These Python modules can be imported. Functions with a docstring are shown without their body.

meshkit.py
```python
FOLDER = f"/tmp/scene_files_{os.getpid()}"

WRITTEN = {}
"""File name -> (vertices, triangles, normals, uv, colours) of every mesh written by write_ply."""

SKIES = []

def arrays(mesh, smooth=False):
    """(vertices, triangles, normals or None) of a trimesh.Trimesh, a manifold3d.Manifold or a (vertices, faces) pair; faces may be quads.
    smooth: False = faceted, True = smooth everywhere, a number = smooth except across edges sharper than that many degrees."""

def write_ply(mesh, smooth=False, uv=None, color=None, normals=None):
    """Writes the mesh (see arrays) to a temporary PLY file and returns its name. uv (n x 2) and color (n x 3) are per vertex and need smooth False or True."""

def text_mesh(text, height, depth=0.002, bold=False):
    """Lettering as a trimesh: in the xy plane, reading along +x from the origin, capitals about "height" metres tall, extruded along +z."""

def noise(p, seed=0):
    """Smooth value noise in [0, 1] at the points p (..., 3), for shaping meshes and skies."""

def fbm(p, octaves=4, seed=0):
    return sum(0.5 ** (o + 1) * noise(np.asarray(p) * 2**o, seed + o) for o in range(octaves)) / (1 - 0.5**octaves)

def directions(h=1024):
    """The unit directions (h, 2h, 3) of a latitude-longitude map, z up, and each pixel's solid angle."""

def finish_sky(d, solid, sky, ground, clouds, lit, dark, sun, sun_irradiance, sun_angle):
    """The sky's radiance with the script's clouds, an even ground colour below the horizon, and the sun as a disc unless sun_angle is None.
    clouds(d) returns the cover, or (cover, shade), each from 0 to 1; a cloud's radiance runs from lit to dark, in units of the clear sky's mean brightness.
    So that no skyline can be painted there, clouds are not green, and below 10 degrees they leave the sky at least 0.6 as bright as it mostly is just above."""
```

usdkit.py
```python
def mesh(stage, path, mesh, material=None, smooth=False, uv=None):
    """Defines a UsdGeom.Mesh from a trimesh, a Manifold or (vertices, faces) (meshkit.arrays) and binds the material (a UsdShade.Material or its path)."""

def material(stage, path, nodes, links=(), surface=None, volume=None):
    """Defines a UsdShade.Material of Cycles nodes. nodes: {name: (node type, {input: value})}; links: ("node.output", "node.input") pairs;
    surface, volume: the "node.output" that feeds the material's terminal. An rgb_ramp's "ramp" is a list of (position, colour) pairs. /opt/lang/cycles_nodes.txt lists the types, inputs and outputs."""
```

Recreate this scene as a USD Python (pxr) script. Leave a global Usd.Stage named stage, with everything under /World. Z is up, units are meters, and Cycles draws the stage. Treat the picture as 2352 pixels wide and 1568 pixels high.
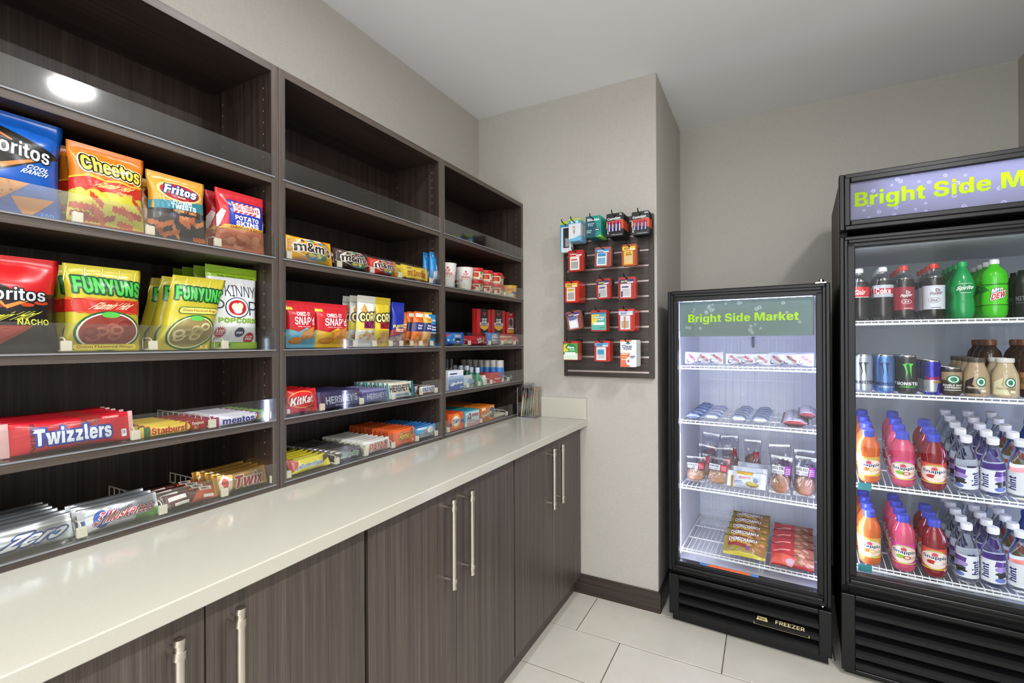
import glob, math, random
import numpy as np, trimesh, usdkit
from PIL import Image, ImageDraw, ImageFont
from pxr import Gf, Sdf, Usd, UsdGeom, UsdLux, Vt
from shapely import affinity, union_all
from shapely.geometry import Point, Polygon, box as sbox

stage = Usd.Stage.CreateInMemory()
UsdGeom.SetStageUpAxis(stage, 'Z'); UsdGeom.SetStageMetersPerUnit(stage, 1.0)
world = UsdGeom.Xform.Define(stage, '/World'); stage.SetDefaultPrim(world.GetPrim())
random.seed(7); np.random.seed(7)

# ---------------------------------------------------------------- camera, lights, exposure
YAW, PITCH, ROLL, FPX, EYE = 0.4960016, 0.00094098, -0.0048115, 1081.292, (0.0, 0.0, 1.32218)
def cam_axes():
    cy, sy = math.cos(YAW), math.sin(YAW)
    r, fw, up = np.array([cy, sy, 0]), np.array([-sy, cy, 0]), np.array([0, 0, 1.0])
    f2, u2 = fw*math.cos(PITCH) + up*math.sin(PITCH), up*math.cos(PITCH) - fw*math.sin(PITCH)
    return r*math.cos(ROLL) + u2*math.sin(ROLL), u2*math.cos(ROLL) - r*math.sin(ROLL), f2
R_, U_, F_ = cam_axes()
cam = UsdGeom.Camera.Define(stage, '/World/camera')
cam.CreateHorizontalApertureAttr(36.0); cam.CreateFocalLengthAttr(FPX/2352*36)
cam.CreateClippingRangeAttr((0.02, 50.0)); cam.CreateExposureAttr(0.42)
cam.AddTransformOp().Set(Gf.Matrix4d(*R_, 0, *U_, 0, *(-F_), 0, *EYE, 1))

def disk_light(name, x, y, z, radius, power, color):
    l = UsdLux.DiskLight.Define(stage, '/World/' + name)
    l.CreateRadiusAttr(radius); l.CreateIntensityAttr(power); l.CreateColorAttr(Gf.Vec3f(*color))
    l.AddTranslateOp().Set((x, y, z))
WARM = (1.0, 0.995, 1.0)
DOWNLIGHTS = [(-0.60, 1.00), (-0.60, -0.25), (0.72, 1.05), (0.72, -0.25), (-0.60, -1.60), (0.72, -1.60)]  # last pair is unseen, added to brighten the ceiling
for k, (x, y) in enumerate(DOWNLIGHTS):
    disk_light('downlight_lamp_%03d' % (k+1), x, y, 2.6335, 0.065, 128.0 if x < 0 and y > -1 else 440.0, WARM)
dome = UsdLux.DomeLight.Define(stage, '/World/room_air'); dome.CreateIntensityAttr(0.9); dome.CreateColorAttr(Gf.Vec3f(0.95, 0.975, 1.0))  # added even fill with no seen source, lifts ceiling and fronts

# ---------------------------------------------------------------- naming, tagging
taken = {}
def numbered(parent, name):
    k = taken.get((parent, name), 0); taken[(parent, name)] = k + 1
    return '%s/%s' % (parent, name if k == 0 else '%s_%03d' % (name, k))
def tag(p, label=None, cat=None, group=None, kind=None):
    for k, v in (('label', label), ('category', cat), ('group', group), ('kind', kind)):
        if v: p.SetCustomDataByKey(k, v)
    return p
def lin(h):
    c = np.array([int(h[i:i+2], 16) for i in (0, 2, 4)])/255.0
    return np.where(c <= 0.04045, c/12.92, ((c + 0.055)/1.055)**2.4)
def obj(name, mesh, m, parent=None, smooth=False, cd=None, **kw):
    base = '/World' if parent is None else str(parent.GetPath())
    g = usdkit.mesh(stage, numbered(base, name), mesh, m, smooth=smooth)
    if cd is not None:
        pv = UsdGeom.PrimvarsAPI(g)
        if isinstance(cd, str):
            pv.CreatePrimvar('Cd', Sdf.ValueTypeNames.Color3fArray, 'constant').Set(Vt.Vec3fArray.FromNumpy(lin(cd)[None].astype(np.float32)))
        else:
            pv.CreatePrimvar('Cd', Sdf.ValueTypeNames.Color3fArray, 'vertex').Set(Vt.Vec3fArray.FromNumpy(np.asarray(cd, np.float32)))
    return tag(g.GetPrim(), **kw)
def thing(name, label, cat, loc=(0, 0, 0), rot=(0, 0, 0), group=None, kind=None):
    x = UsdGeom.Xform.Define(stage, numbered('/World', name))
    x.AddTranslateOp().Set(tuple(map(float, loc))); x.AddRotateXYZOp().Set(tuple(map(float, rot)))
    return tag(x.GetPrim(), label, cat, group, kind)
def dup(root, label, loc, rot=(0, 0, 0), group=None):
    was = root.GetCustomData()
    name = root.GetName()
    if name[-4:-3] == '_' and name[-3:].isdigit(): name = name[:-4]
    r = thing(name, label, was['category'], loc, rot, group or was.get('group'))
    r.GetReferences().AddInternalReference(root.GetPath()); r.SetInstanceable(True)
    return r
def group_xform(parent, name):
    return UsdGeom.Xform.Define(stage, numbered(str(parent.GetPath()), name)).GetPrim()

# ---------------------------------------------------------------- materials
def mat(name, nodes, links, surface):
    return usdkit.material(stage, '/World/Looks/' + name, nodes, links, surface=surface)
def plain(name, hexc, rough=0.5, **kw):
    return mat(name, {'p': ('principled_bsdf', dict(base_color=tuple(lin(hexc)), roughness=rough, **kw))}, [], 'p.BSDF')
def printed(name, rough, **kw):
    return mat(name, {'a': ('attribute', {'attribute': 'Cd'}), 'p': ('principled_bsdf', dict(roughness=rough, **kw))}, [('a.color', 'p.base_color')], 'p.BSDF')
def pane(name, tint, base=0.04, peak=0.9, rough=0.02, gloss=(1, 1, 1)):
    """Clear sheet: straight-through light plus a Schlick reflection that is the same on both faces."""
    n = {'t': ('transparent_bsdf', {'color': tint}), 'g': ('glossy_bsdf', {'color': gloss, 'roughness': rough}), 'l': ('layer_weight', {'blend': 0.5}),
         'p': ('math', {'math_type': 'power', 'value2': 5.0}), 'm': ('math', {'math_type': 'multiply_add', 'value2': peak-base, 'value3': base}), 'x': ('mix_closure', {})}
    return mat(name, n, [('l.facing', 'p.value1'), ('p.value', 'm.value1'), ('m.value', 'x.fac'), ('t.BSDF', 'x.closure1'), ('g.BSDF', 'x.closure2')], 'x.closure')
def laminate(name, ramp, scale, rough=0.42):
    """Fine straight wood grain: noise stretched along one axis."""
    n = {'tc': ('geometry', {}), 'm1': ('mapping', {'scale': scale}), 'n1': ('noise_texture', {'scale': 1.0, 'detail': 5.0, 'roughness': 0.65}),
         'm2': ('mapping', {'scale': tuple(s*0.16 for s in scale), 'location': (3.1, 1.7, 0.4)}), 'n2': ('noise_texture', {'scale': 1.0, 'detail': 2.0}),
         'mx': ('mix_float', {'fac': 0.38}), 'r': ('rgb_ramp', {'ramp': [(p, tuple(lin(c))) for p, c in ramp]}),
         'b': ('bump', {'strength': 0.12, 'distance': 0.0004}), 'p': ('principled_bsdf', {'roughness': rough})}
    return mat(name, n, [('tc.position', 'm1.vector'), ('tc.position', 'm2.vector'), ('m1.vector', 'n1.vector'), ('m2.vector', 'n2.vector'), ('n1.fac', 'mx.a'), ('n2.fac', 'mx.b'),
                         ('mx.result', 'r.fac'), ('r.color', 'p.base_color'), ('n1.fac', 'b.height'), ('b.normal', 'p.normal')], 'p.BSDF')
RAMP = [(0.30, '2e2826'), (0.42, '413834'), (0.52, '504740'), (0.62, '5e554d'), (0.74, '73695f')]
RAMPD = [(0.30, '1b1411'), (0.45, '2c221d'), (0.56, '3b302a'), (0.72, '4e433c')]  # laminate darkened to paint the shade inside the bays; also for dark boards
M = dict(
    wood_v=laminate('wood_vertical_grain', RAMP, (420, 420, 3.5)),
    wood_h=laminate('wood_horizontal_grain', RAMP, (380, 3.0, 420)),
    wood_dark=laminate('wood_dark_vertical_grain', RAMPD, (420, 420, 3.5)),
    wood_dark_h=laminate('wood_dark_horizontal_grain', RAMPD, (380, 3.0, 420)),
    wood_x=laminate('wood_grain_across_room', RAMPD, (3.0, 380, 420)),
    gloss=printed('print_gloss', 0.27), satin=printed('print_satin', 0.42), paper=printed('print_paper', 0.6),
    foil=printed('print_foil', 0.3, metallic=0.75), juice=printed('juice', 0.08, coat_weight=0.4), plastic=printed('plastic', 0.33), matte=printed('matte', 0.7),
    black=plain('black_plastic', '0d0d0f', 0.34, specular_ior_level=0.32), black_soft=plain('black_soft_steel', '1f1d1b', 0.5, specular_ior_level=0.3), steel=plain('brushed_nickel', 'c9c3b8', 0.3, metallic=1.0),
    white_wire=plain('white_coated_wire', 'eeeef2', 0.35), liner=plain('white_liner', 'dcdde6', 0.4), beige=plain('cream_plastic', 'e6dfcb', 0.45),
    chrome=plain('chrome', 'd8d8da', 0.15, metallic=1.0), dark=plain('dark_void', '0b0b0c', 0.7), liner_dark=plain('grey_liner', 'b4bac4', 0.4),
    acrylic=pane('clear_acrylic', (0.94, 0.95, 0.94), 0.075, 0.8, 0.05), glass=pane('door_glass', (0.97, 0.985, 0.98), 0.007, 0.8, 0.0), film=pane('clear_film', (0.93, 0.93, 0.95), 0.14, 0.8, 0.18),
    water=mat('water', {'p': ('principled_bsdf', {'base_color': (0.93, 0.96, 1.0), 'roughness': 0.03, 'ior': 1.3, 'transmission_weight': 1.0})}, [], 'p.BSDF'),
)
def wall_paint(name, c, c2, rough=0.75):
    n = {'g': ('geometry', {}), 'm': ('mapping', {'scale': (60, 60, 900)}), 'n': ('noise_texture', {'scale': 1.0, 'detail': 3.0}), 'm2': ('mapping', {'scale': (700, 700, 30)}), 'n2': ('noise_texture', {'scale': 1.0, 'detail': 2.0}),
         'a': ('mix_float', {'fac': 0.4}), 'r': ('rgb_ramp', {'ramp': [(0.35, tuple(lin(c))), (0.65, tuple(lin(c2)))]}), 'b': ('bump', {'strength': 0.15, 'distance': 0.0006}), 'p': ('principled_bsdf', {'roughness': rough})}
    return mat(name, n, [('g.position', 'm.vector'), ('g.position', 'm2.vector'), ('m.vector', 'n.vector'), ('m2.vector', 'n2.vector'), ('n.fac', 'a.a'), ('n2.fac', 'a.b'), ('a.result', 'r.fac'), ('r.color', 'p.base_color'), ('a.result', 'b.height'), ('b.normal', 'p.normal')], 'p.BSDF')
M['wall'] = wall_paint('woven_wallcovering', 'aeaaa2', 'bab6ae')
M['ceiling'] = plain('ceiling_paint', 'eff0f3', 0.85)
def speckled(name, c1, c2, scale, rough, **kw):
    n = {'g': ('geometry', {}), 'n': ('noise_texture', {'scale': scale, 'detail': 6.0, 'roughness': 0.7}), 'r': ('rgb_ramp', {'ramp': [(0.35, tuple(lin(c1))), (0.65, tuple(lin(c2)))]}), 'p': ('principled_bsdf', dict(roughness=rough, **kw))}
    return mat(name, n, [('g.position', 'n.vector'), ('n.fac', 'r.fac'), ('r.color', 'p.base_color')], 'p.BSDF')
M['quartz'] = speckled('quartz_worktop', 'bab8ac', 'c1bfb4', 420, 0.13)
M['tile'] = [speckled('floor_tile_%d' % k, a, b, 5, 0.33) for k, (a, b) in enumerate([('c8c4b8', 'cfcbc0'), ('c4c0b4', 'ccc8bd'), ('cbc7bc', 'd2cec4')])]
M['pin'] = plain('pin_sleeve', '7d6e5e', 0.5); M['lip'] = plain('clear_lip_edge', '85888d', 0.35)  # second colour paints the bright line along the acrylic guard edges
M['grout'] = plain('dark_grout', '6a6258', 0.9)
M['led'] = mat('led_strip', {'e': ('emission', {'color': (0.66, 0.69, 1.0), 'strength': 60.0})}, [], 'e.emission')
M['led2'] = mat('led_strip_freezer', {'e': ('emission', {'color': (0.57, 0.61, 1.0), 'strength': 26.0})}, [], 'e.emission')
M['led_dim'] = mat('led_strip_dim', {'e': ('emission', {'color': (0.70, 0.78, 1.0), 'strength': 9.0})}, [], 'e.emission')
M['tube'] = mat('sign_tube', {'e': ('emission', {'color': (0.84, 0.86, 1.0), 'strength': 19.0})}, [], 'e.emission')
def backlit(name, hexc, k=0.65):
    n = {'d': ('diffuse_bsdf', {'color': tuple(lin(hexc))}), 't': ('translucent_bsdf', {'color': tuple(lin(hexc))}), 'x': ('mix_closure', {'fac': k})}
    return mat(name, n, [('d.BSDF', 'x.closure1'), ('t.BSDF', 'x.closure2')], 'x.closure')
M['sign_violet'] = backlit('sign_violet', 'a9aabf'); M['sign_lime'] = backlit('sign_lime', 'c6e04a'); M['sign_pale'] = backlit('sign_pale', 'd3d5ee')
M['sign_grey'] = backlit('sign_grey_green', '8c9d98', 0.5); M['sign_lime2'] = backlit('sign_lime_film', 'c8ee3e', 0.5); M['sign_pale2'] = backlit('sign_pale_film', 'c3cfcb', 0.5)

# ---------------------------------------------------------------- meshes
def bx(x0, x1, y0, y1, z0, z1, bev=0.0):
    if bev <= 0:
        m = trimesh.creation.box((x1-x0, y1-y0, z1-z0)); m.apply_translation(((x0+x1)/2, (y0+y1)/2, (z0+z1)/2)); return m
    pts = []
    for ax in range(3):
        lo, hi = [x0, y0, z0], [x1, y1, z1]
        for a in range(3):
            if a != ax: lo[a] += bev; hi[a] -= bev
        pts += [(x, y, z) for x in (lo[0], hi[0]) for y in (lo[1], hi[1]) for z in (lo[2], hi[2])]
    return trimesh.convex.convex_hull(np.array(pts))
def cat(*ms):
    ms = [m for x in ms for m in (x if isinstance(x, (list, tuple)) else [x])]
    return trimesh.util.concatenate(ms)
def tube(points, r, sides=6):
    p = np.asarray(points, float); t = np.gradient(p, axis=0); t /= np.linalg.norm(t, axis=1, keepdims=True) + 1e-12
    a = np.cross(t[0], [0, 0, 1.0] if abs(t[0][2]) < 0.9 else [1.0, 0, 0]); A = []
    for k in range(len(p)):
        a = a - t[k]*np.dot(a, t[k]); a /= np.linalg.norm(a) + 1e-12; A.append(a)
    A = np.array(A); B = np.cross(t, A); ang = np.arange(sides)*2*np.pi/sides + np.pi/sides
    rr = np.broadcast_to(r, (len(p),))
    v = p[:, None] + rr[:, None, None]*(np.cos(ang)[None, :, None]*A[:, None] + np.sin(ang)[None, :, None]*B[:, None])
    f = []
    for i in range(len(p)-1):
        for j in range(sides):
            q = [i*sides+j, i*sides+(j+1) % sides, (i+1)*sides+(j+1) % sides, (i+1)*sides+j]
            f += [[q[0], q[1], q[2]], [q[0], q[2], q[3]]]
    v = v.reshape(-1, 3); n = len(v); v = np.vstack([v, p[0], p[-1]])
    for j in range(sides):
        f += [[n, (j+1) % sides, j], [n+1, (len(p)-1)*sides+j, (len(p)-1)*sides+(j+1) % sides]]
    return trimesh.Trimesh(v, f, process=False)
def cyl(p0, p1, r, n=12): return tube([p0, p1], r, n)
def lathe(profile, n=24):
    return trimesh.creation.revolve(np.array(profile, float), sections=n)
def grid_mesh(P):
    a, b = P.shape[:2]; i, j = np.meshgrid(np.arange(a-1), np.arange(b-1), indexing='ij')
    q = np.stack([i*b+j, (i+1)*b+j, (i+1)*b+j+1, i*b+j+1], -1).reshape(-1, 4)
    return P.reshape(-1, 3), np.vstack([q[:, [0, 1, 2]], q[:, [0, 2, 3]]])
def smoothstep(x): x = np.clip(x, 0, 1); return x*x*(3-2*x)

# ---------------------------------------------------------------- lettering and flat print
_font, _glyphs = {}, {}
def glyphs(text, wt=800, mono=False):
    key = (text, wt)
    if key in _glyphs: return _glyphs[key]
    if wt not in _font:
        f = ImageFont.truetype(glob.glob('/opt/blender-*/*/datafiles/fonts/Inter.woff2')[0], 80); f.set_variation_by_axes([20, wt]); _font[wt] = f
    f = _font[wt]; x0, y0, x1, y1 = f.getbbox(text, anchor='ls')
    im = Image.new('L', (int(x1-x0)+8, int(y1-y0)+8)); ImageDraw.Draw(im).text((4-x0, 4-y0), text, 255, f, anchor='ls')
    on = np.pad(np.asarray(im) > 127, ((0, 0), (1, 1))).astype(np.int8)
    rows, st = np.nonzero(np.diff(on, axis=1) == 1); en = np.nonzero(np.diff(on, axis=1) == -1)[1]
    from shapely import box as vbox
    s = union_all(vbox(st, -rows-1, en, -rows)).buffer(0.6).buffer(-0.6).simplify(0.9)
    b = s.bounds; s = affinity.translate(s, -(b[0]+b[2])/2, -(b[1]+b[3])/2)
    _glyphs[key] = s
    return s
def text_at(text, cx, cy, tw, th, wt=800, sh=0, rot=0):
    s = glyphs(text, wt); b = s.bounds
    s = affinity.scale(s, 1/(b[2]-b[0]), 1/(b[3]-b[1]), origin=(0, 0))
    if sh: s = affinity.affine_transform(s, [1, sh, 0, 1, 0, 0]); b = s.bounds; s = affinity.scale(affinity.translate(s, -(b[0]+b[2])/2, 0), 1/(b[2]-b[0]), 1, origin=(0, 0))
    s = affinity.scale(s, tw, th, origin=(0, 0))
    if rot: s = affinity.rotate(s, rot, origin=(0, 0))
    return affinity.translate(s, cx, cy)
def burst(cx, cy, r, n=12, k=0.62, inner=0.0):
    a = np.arange(2*n)*np.pi/n; rr = np.where(np.arange(2*n) % 2 == 0, r, r*k)
    p = Polygon(np.stack([cx + rr*np.cos(a), cy + rr*np.sin(a)], 1))
    return p.difference(Point(cx, cy).buffer(inner, 6)) if inner else p
def ell(cx, cy, rx, ry, q=7): return affinity.translate(affinity.scale(Point(0, 0).buffer(1, q), rx, ry, origin=(0, 0)), cx, cy)
def layers(spec, w, h):
    """Print spec in fractions of the panel (x from the left, y from the bottom) to (polygon, colour) layers in metres, x about the middle."""
    out = []
    for s in spec:
        k = s[0]
        X = lambda x: (x-0.5)*w
        if k == 'r': out.append((sbox(X(s[1]), s[2]*h, X(s[3]), s[4]*h), s[5]))
        elif k == 'rr':
            rad = s[6]*h; out.append((sbox(X(s[1])+rad, s[2]*h+rad, X(s[3])-rad, s[4]*h-rad).buffer(rad, 3), s[5]))
        elif k == 'e': out.append((ell(X(s[1]), s[2]*h, s[3]*w, s[4]*h), s[5]))
        elif k == 'p': out.append((Polygon([(X(a), b*h) for a, b in s[1]]).buffer(0), s[2]))
        elif k == 'b': out.append((burst(X(s[1]), s[2]*h, s[3]*h, s[5] if len(s) > 5 else 12), s[4]))
        elif k == 't':
            o = s[7] if len(s) > 7 else {}
            g = text_at(s[1], X(s[2]), s[3]*h, s[4]*w, s[5]*h, o.get('wt', 800), o.get('sh', 0), o.get('rot', 0))
            for buf, c in o.get('ol', ()): out.append((g.buffer(buf*h, 2).simplify(0.0006), c))
            out.append((g, s[6]))
    return out
def art_mesh(lay, surf, maxedge=None, clip=None, eps=0.0005):
    """Flat print as one mesh: upper layers are cut out of the lower ones, so nothing overlaps."""
    V, F, C, n, over = [], [], [], 0, None
    for poly, col in reversed(lay):
        if clip is not None: poly = poly.intersection(clip)
        if not poly.is_valid: poly = poly.buffer(0)
        vis = poly if over is None else poly.difference(over)
        over = poly if over is None else over.union(poly)
        for g in getattr(vis, 'geoms', [vis]):
            if g.geom_type != 'Polygon' or g.area < 4e-8: continue
            g = g.simplify(0.00006)
            if g.geom_type != 'Polygon' or g.is_empty: continue
            try: v, f = trimesh.creation.triangulate_polygon(g, engine='earcut')
            except Exception: continue
            if len(f) == 0: continue
            if maxedge: v, f = trimesh.remesh.subdivide_to_size(np.column_stack([v, np.zeros(len(v))]), f, maxedge, max_iter=12); v = v[:, :2]
            V.append(surf(v, eps)); F.append(np.asarray(f) + n); n += len(v)
            C.append(np.tile(lin(col), (len(v), 1)))
    if not V: return None, None
    return trimesh.Trimesh(np.vstack(V), np.vstack(F), process=False), np.vstack(C)
def put_art(root, spec, w, h, surf, m, name='printed_front', maxedge=None, pad=0.0, clipr=None):
    clip = sbox(-w/2+pad, pad, w/2-pad, h-pad) if clipr is None else clipr
    mesh, c = art_mesh(layers(spec, w, h), surf, maxedge, clip)
    if mesh is not None: obj(name, mesh, m, root, smooth=True, cd=c)

def pillow(w, h, t, seal='tb', seed=0, n=22, crimp=0.055, wrinkle=0.05, belly=0.42, pinch=0.07, shear=0.0):
    """A filled wrapper bag standing on its lower edge, front towards -y. Returns (mesh, surface map of the front)."""
    rg = np.random.RandomState(seed)
    nu, nv = (n, n+6) if seal == 'tb' else (n+10, n-4)
    u, v = np.meshgrid(np.linspace(0, 1, nu), np.linspace(0, 1, nv), indexing='ij')
    s, a = (v, u) if seal == 'tb' else (u, v)                     # s runs from seal to seal, a across
    c = crimp
    e = np.clip((s-c)/(1-2*c), 0, 1)
    ends = smoothstep(np.minimum(e, 1-e)/0.30)**0.75
    if seal == 'tb': ends = ends*(1.0 + 0.25*(belly-e))
    T = t/2*ends*np.clip(1-np.abs(2*a-1)**3.2, 0, 1)**0.62
    ph = rg.rand(6)*6.28
    wr = sum(np.sin(2*np.pi*(fx*u + fy*v) + p)*q for fx, fy, p, q in zip(rg.uniform(-4, 4, 6), rg.uniform(-4, 4, 6), ph, [1, .8, .6, .5, .4, .4]))
    fold = np.sin(2*np.pi*(a*rg.randint(5, 8) + rg.rand()))*np.exp(-((np.minimum(e, 1-e)-0.06)/0.10)**2)
    T = np.maximum(T*(1 + wrinkle*wr*0.8 + 0.10*fold), 0.0004*(a > 0)*(a < 1))
    rip = 0.0012*np.sin(s*2*np.pi/0.014)*(e <= 0) + 0.004*np.sin(2*np.pi*(a*1.5 + rg.rand()))*smoothstep((0.10-e)/0.10)*(s > 0.5) if seal == 'tb' else 0.0010*np.sin(s*2*np.pi/0.02)*((e <= 0) | (e >= 1))
    squeeze = 1 - pinch*smoothstep(np.minimum(e, 1-e)/0.35)*(1 if seal == 'tb' else 0.6)
    if seal == 'tb': x, z = (u-0.5)*w*squeeze, v*h
    else: x, z = (u-0.5)*w, h/2 + (v-0.5)*h*squeeze
    x = x + shear*z
    F = np.stack([x, -T + rip, z], -1); B = np.stack([x, T + rip, z], -1)
    vf, ff = grid_mesh(F); vb, fb = grid_mesh(B)
    mesh = trimesh.Trimesh(np.vstack([vf, vb]), np.vstack([ff, fb[:, ::-1] + len(vf)]), process=False); mesh.merge_vertices()
    du, dv = np.gradient(F, axis=0), np.gradient(F, axis=1); N = np.cross(du, dv); N /= np.linalg.norm(N, axis=-1, keepdims=True) + 1e-12
    def surf(p, off):
        uu = np.clip(p[:, 0]/w + 0.5, 0, 1)*(nu-1); vv = np.clip(p[:, 1]/h, 0, 1)*(nv-1)
        i, j = np.minimum(uu.astype(int), nu-2), np.minimum(vv.astype(int), nv-2); fu, fv = (uu-i)[:, None], (vv-j)[:, None]
        mix = lambda G: G[i, j]*(1-fu)*(1-fv) + G[i+1, j]*fu*(1-fv) + G[i, j+1]*(1-fu)*fv + G[i+1, j+1]*fu*fv
        return mix(F) + mix(N)*(off + 0.0004)
    return mesh, surf
def flat_front(d): return lambda p, off: np.column_stack([p[:, 0], np.full(len(p), -d/2-off), p[:, 1]])
def flat_top(h, d): return lambda p, off: np.column_stack([p[:, 0], p[:, 1]-d/2, np.full(len(p), h+off)])
def around(radius):
    """Print wrapped on a round body: x is arc length from the front, y is height; radius(z) gives the body's radius."""
    def surf(p, off):
        r = radius(p[:, 1]); a = p[:, 0]/np.maximum(r, 1e-4) - np.pi/2
        return np.column_stack([(r+off)*np.cos(a), (r+off)*np.sin(a), p[:, 1]])
    return surf
ORD = ['', 'second', 'third', 'fourth', 'fifth', 'sixth', 'seventh', 'eighth', 'ninth', 'tenth', 'eleventh', 'twelfth', 'thirteenth', 'fourteenth']

# ---------------------------------------------------------------- the room
XW, YP, YB, XR, ZC, YF = -1.4936, 2.359, 3.08, 1.045, 2.635, -2.6
XPIL = -0.4705
def struct(name, mesh, m, parent=None, **kw): return obj(name, mesh, m, parent, kind='structure' if parent is None else None, **kw)
struct('wall_left', bx(XW-0.12, XW, YF, YP, 0, ZC), M['wall'])
struct('wall_pillar', bx(XW-0.12, XPIL, YP, YB+0.12, 0, ZC, 0.002), M['wall'])
struct('wall_back', bx(XPIL, XR+0.12, YB, YB+0.12, 0, ZC), M['wall'])
struct('wall_right', bx(XR, XR+0.12, -2.0, YB, 0, ZC), M['wall'])     # rear wall left out so the added dome fill reaches in
struct('ceiling', bx(XW-0.12, 2.4, YF-0.12, YB+0.12, ZC, ZC+0.12), M['ceiling'])
fl = thing('floor', None, None, kind='structure')
obj('grout_bed', bx(XW-0.12, 2.4, YF-0.12, YB+0.12, -0.10, -0.0025), M['grout'], fl)
rg = np.random.RandomState(3)
for r in range(16):
    y1 = 2.3423 - r*0.302 if r else 2.3423
    off = -0.7748 + 0.2016*r
    off -= math.floor((off + 1.55)/0.61)*0.61
    for c in range(8):
        x0 = off + c*0.61
        if x0 > 2.3: continue
        a, b = max(x0, -1.3), min(x0+0.61, 2.38)
        if b-a < 0.03 or y1 < -2.0: continue
        obj('tile', bx(a+0.0022, b-0.0022, y1-0.302+0.0022, y1-0.0022, -0.012, rg.uniform(-0.0003, 0.0003), 0.0012), M['tile'][rg.randint(3)], fl)
for c in range(5):                                          # the row that runs under the freezers
    x0 = -0.4566 - 0.2016 + c*0.61 - 0.32
    obj('tile', bx(x0+0.0022, min(x0+0.6078, XR), 2.3445, 2.64, -0.012, 0.0, 0.0012), M['tile'][c % 3], fl)
    obj('tile', bx(x0+0.2022, min(x0+0.8078, XR), 2.6465, 2.942, -0.012, 0.0, 0.0012), M['tile'][(c+1) % 3], fl)
def skirting(name, m1, m2):
    t = thing(name, None, None, kind='structure'); obj('board', m1, M['wood_x' if name == 'baseboard_front' else 'wood_dark_h'], t); obj('cap_strip', m2, M['wood_x'], t)
skirting('baseboard_front', bx(-0.92, -0.4575, 2.3455, YP, 0, 0.094, 0.001), bx(-0.92, -0.4600, 2.349, YP, 0.094, 0.1005, 0.001))
skirting('baseboard_side', bx(XPIL, -0.4575, 2.3460, YB, 0, 0.094, 0.001), bx(XPIL, -0.4600, 2.3495, YB, 0.094, 0.1005, 0.001))
skirting('baseboard_back', bx(-0.456, XR, YB-0.0135, YB, 0, 0.094, 0.001), bx(-0.456, XR, YB-0.010, YB, 0.094, 0.1005, 0.001))
for k, (x, y) in enumerate(DOWNLIGHTS):
    t = thing('ceiling_downlight', 'round recessed ceiling downlight %s' % ['above the shelving counter', 'behind the camera over the counter side', 'above the open floor by the coolers', 'behind the camera over the open floor', 'added as unseen fill over the counter end', 'added as unseen fill over the open floor'][k], 'downlight', (x, y, 0))
    obj('trim_ring', cat(trimesh.creation.annulus(0.067, 0.09, 0.006, sections=32).apply_translation((0, 0, ZC-0.0035))), M['ceiling'], t, smooth=30)

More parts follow.
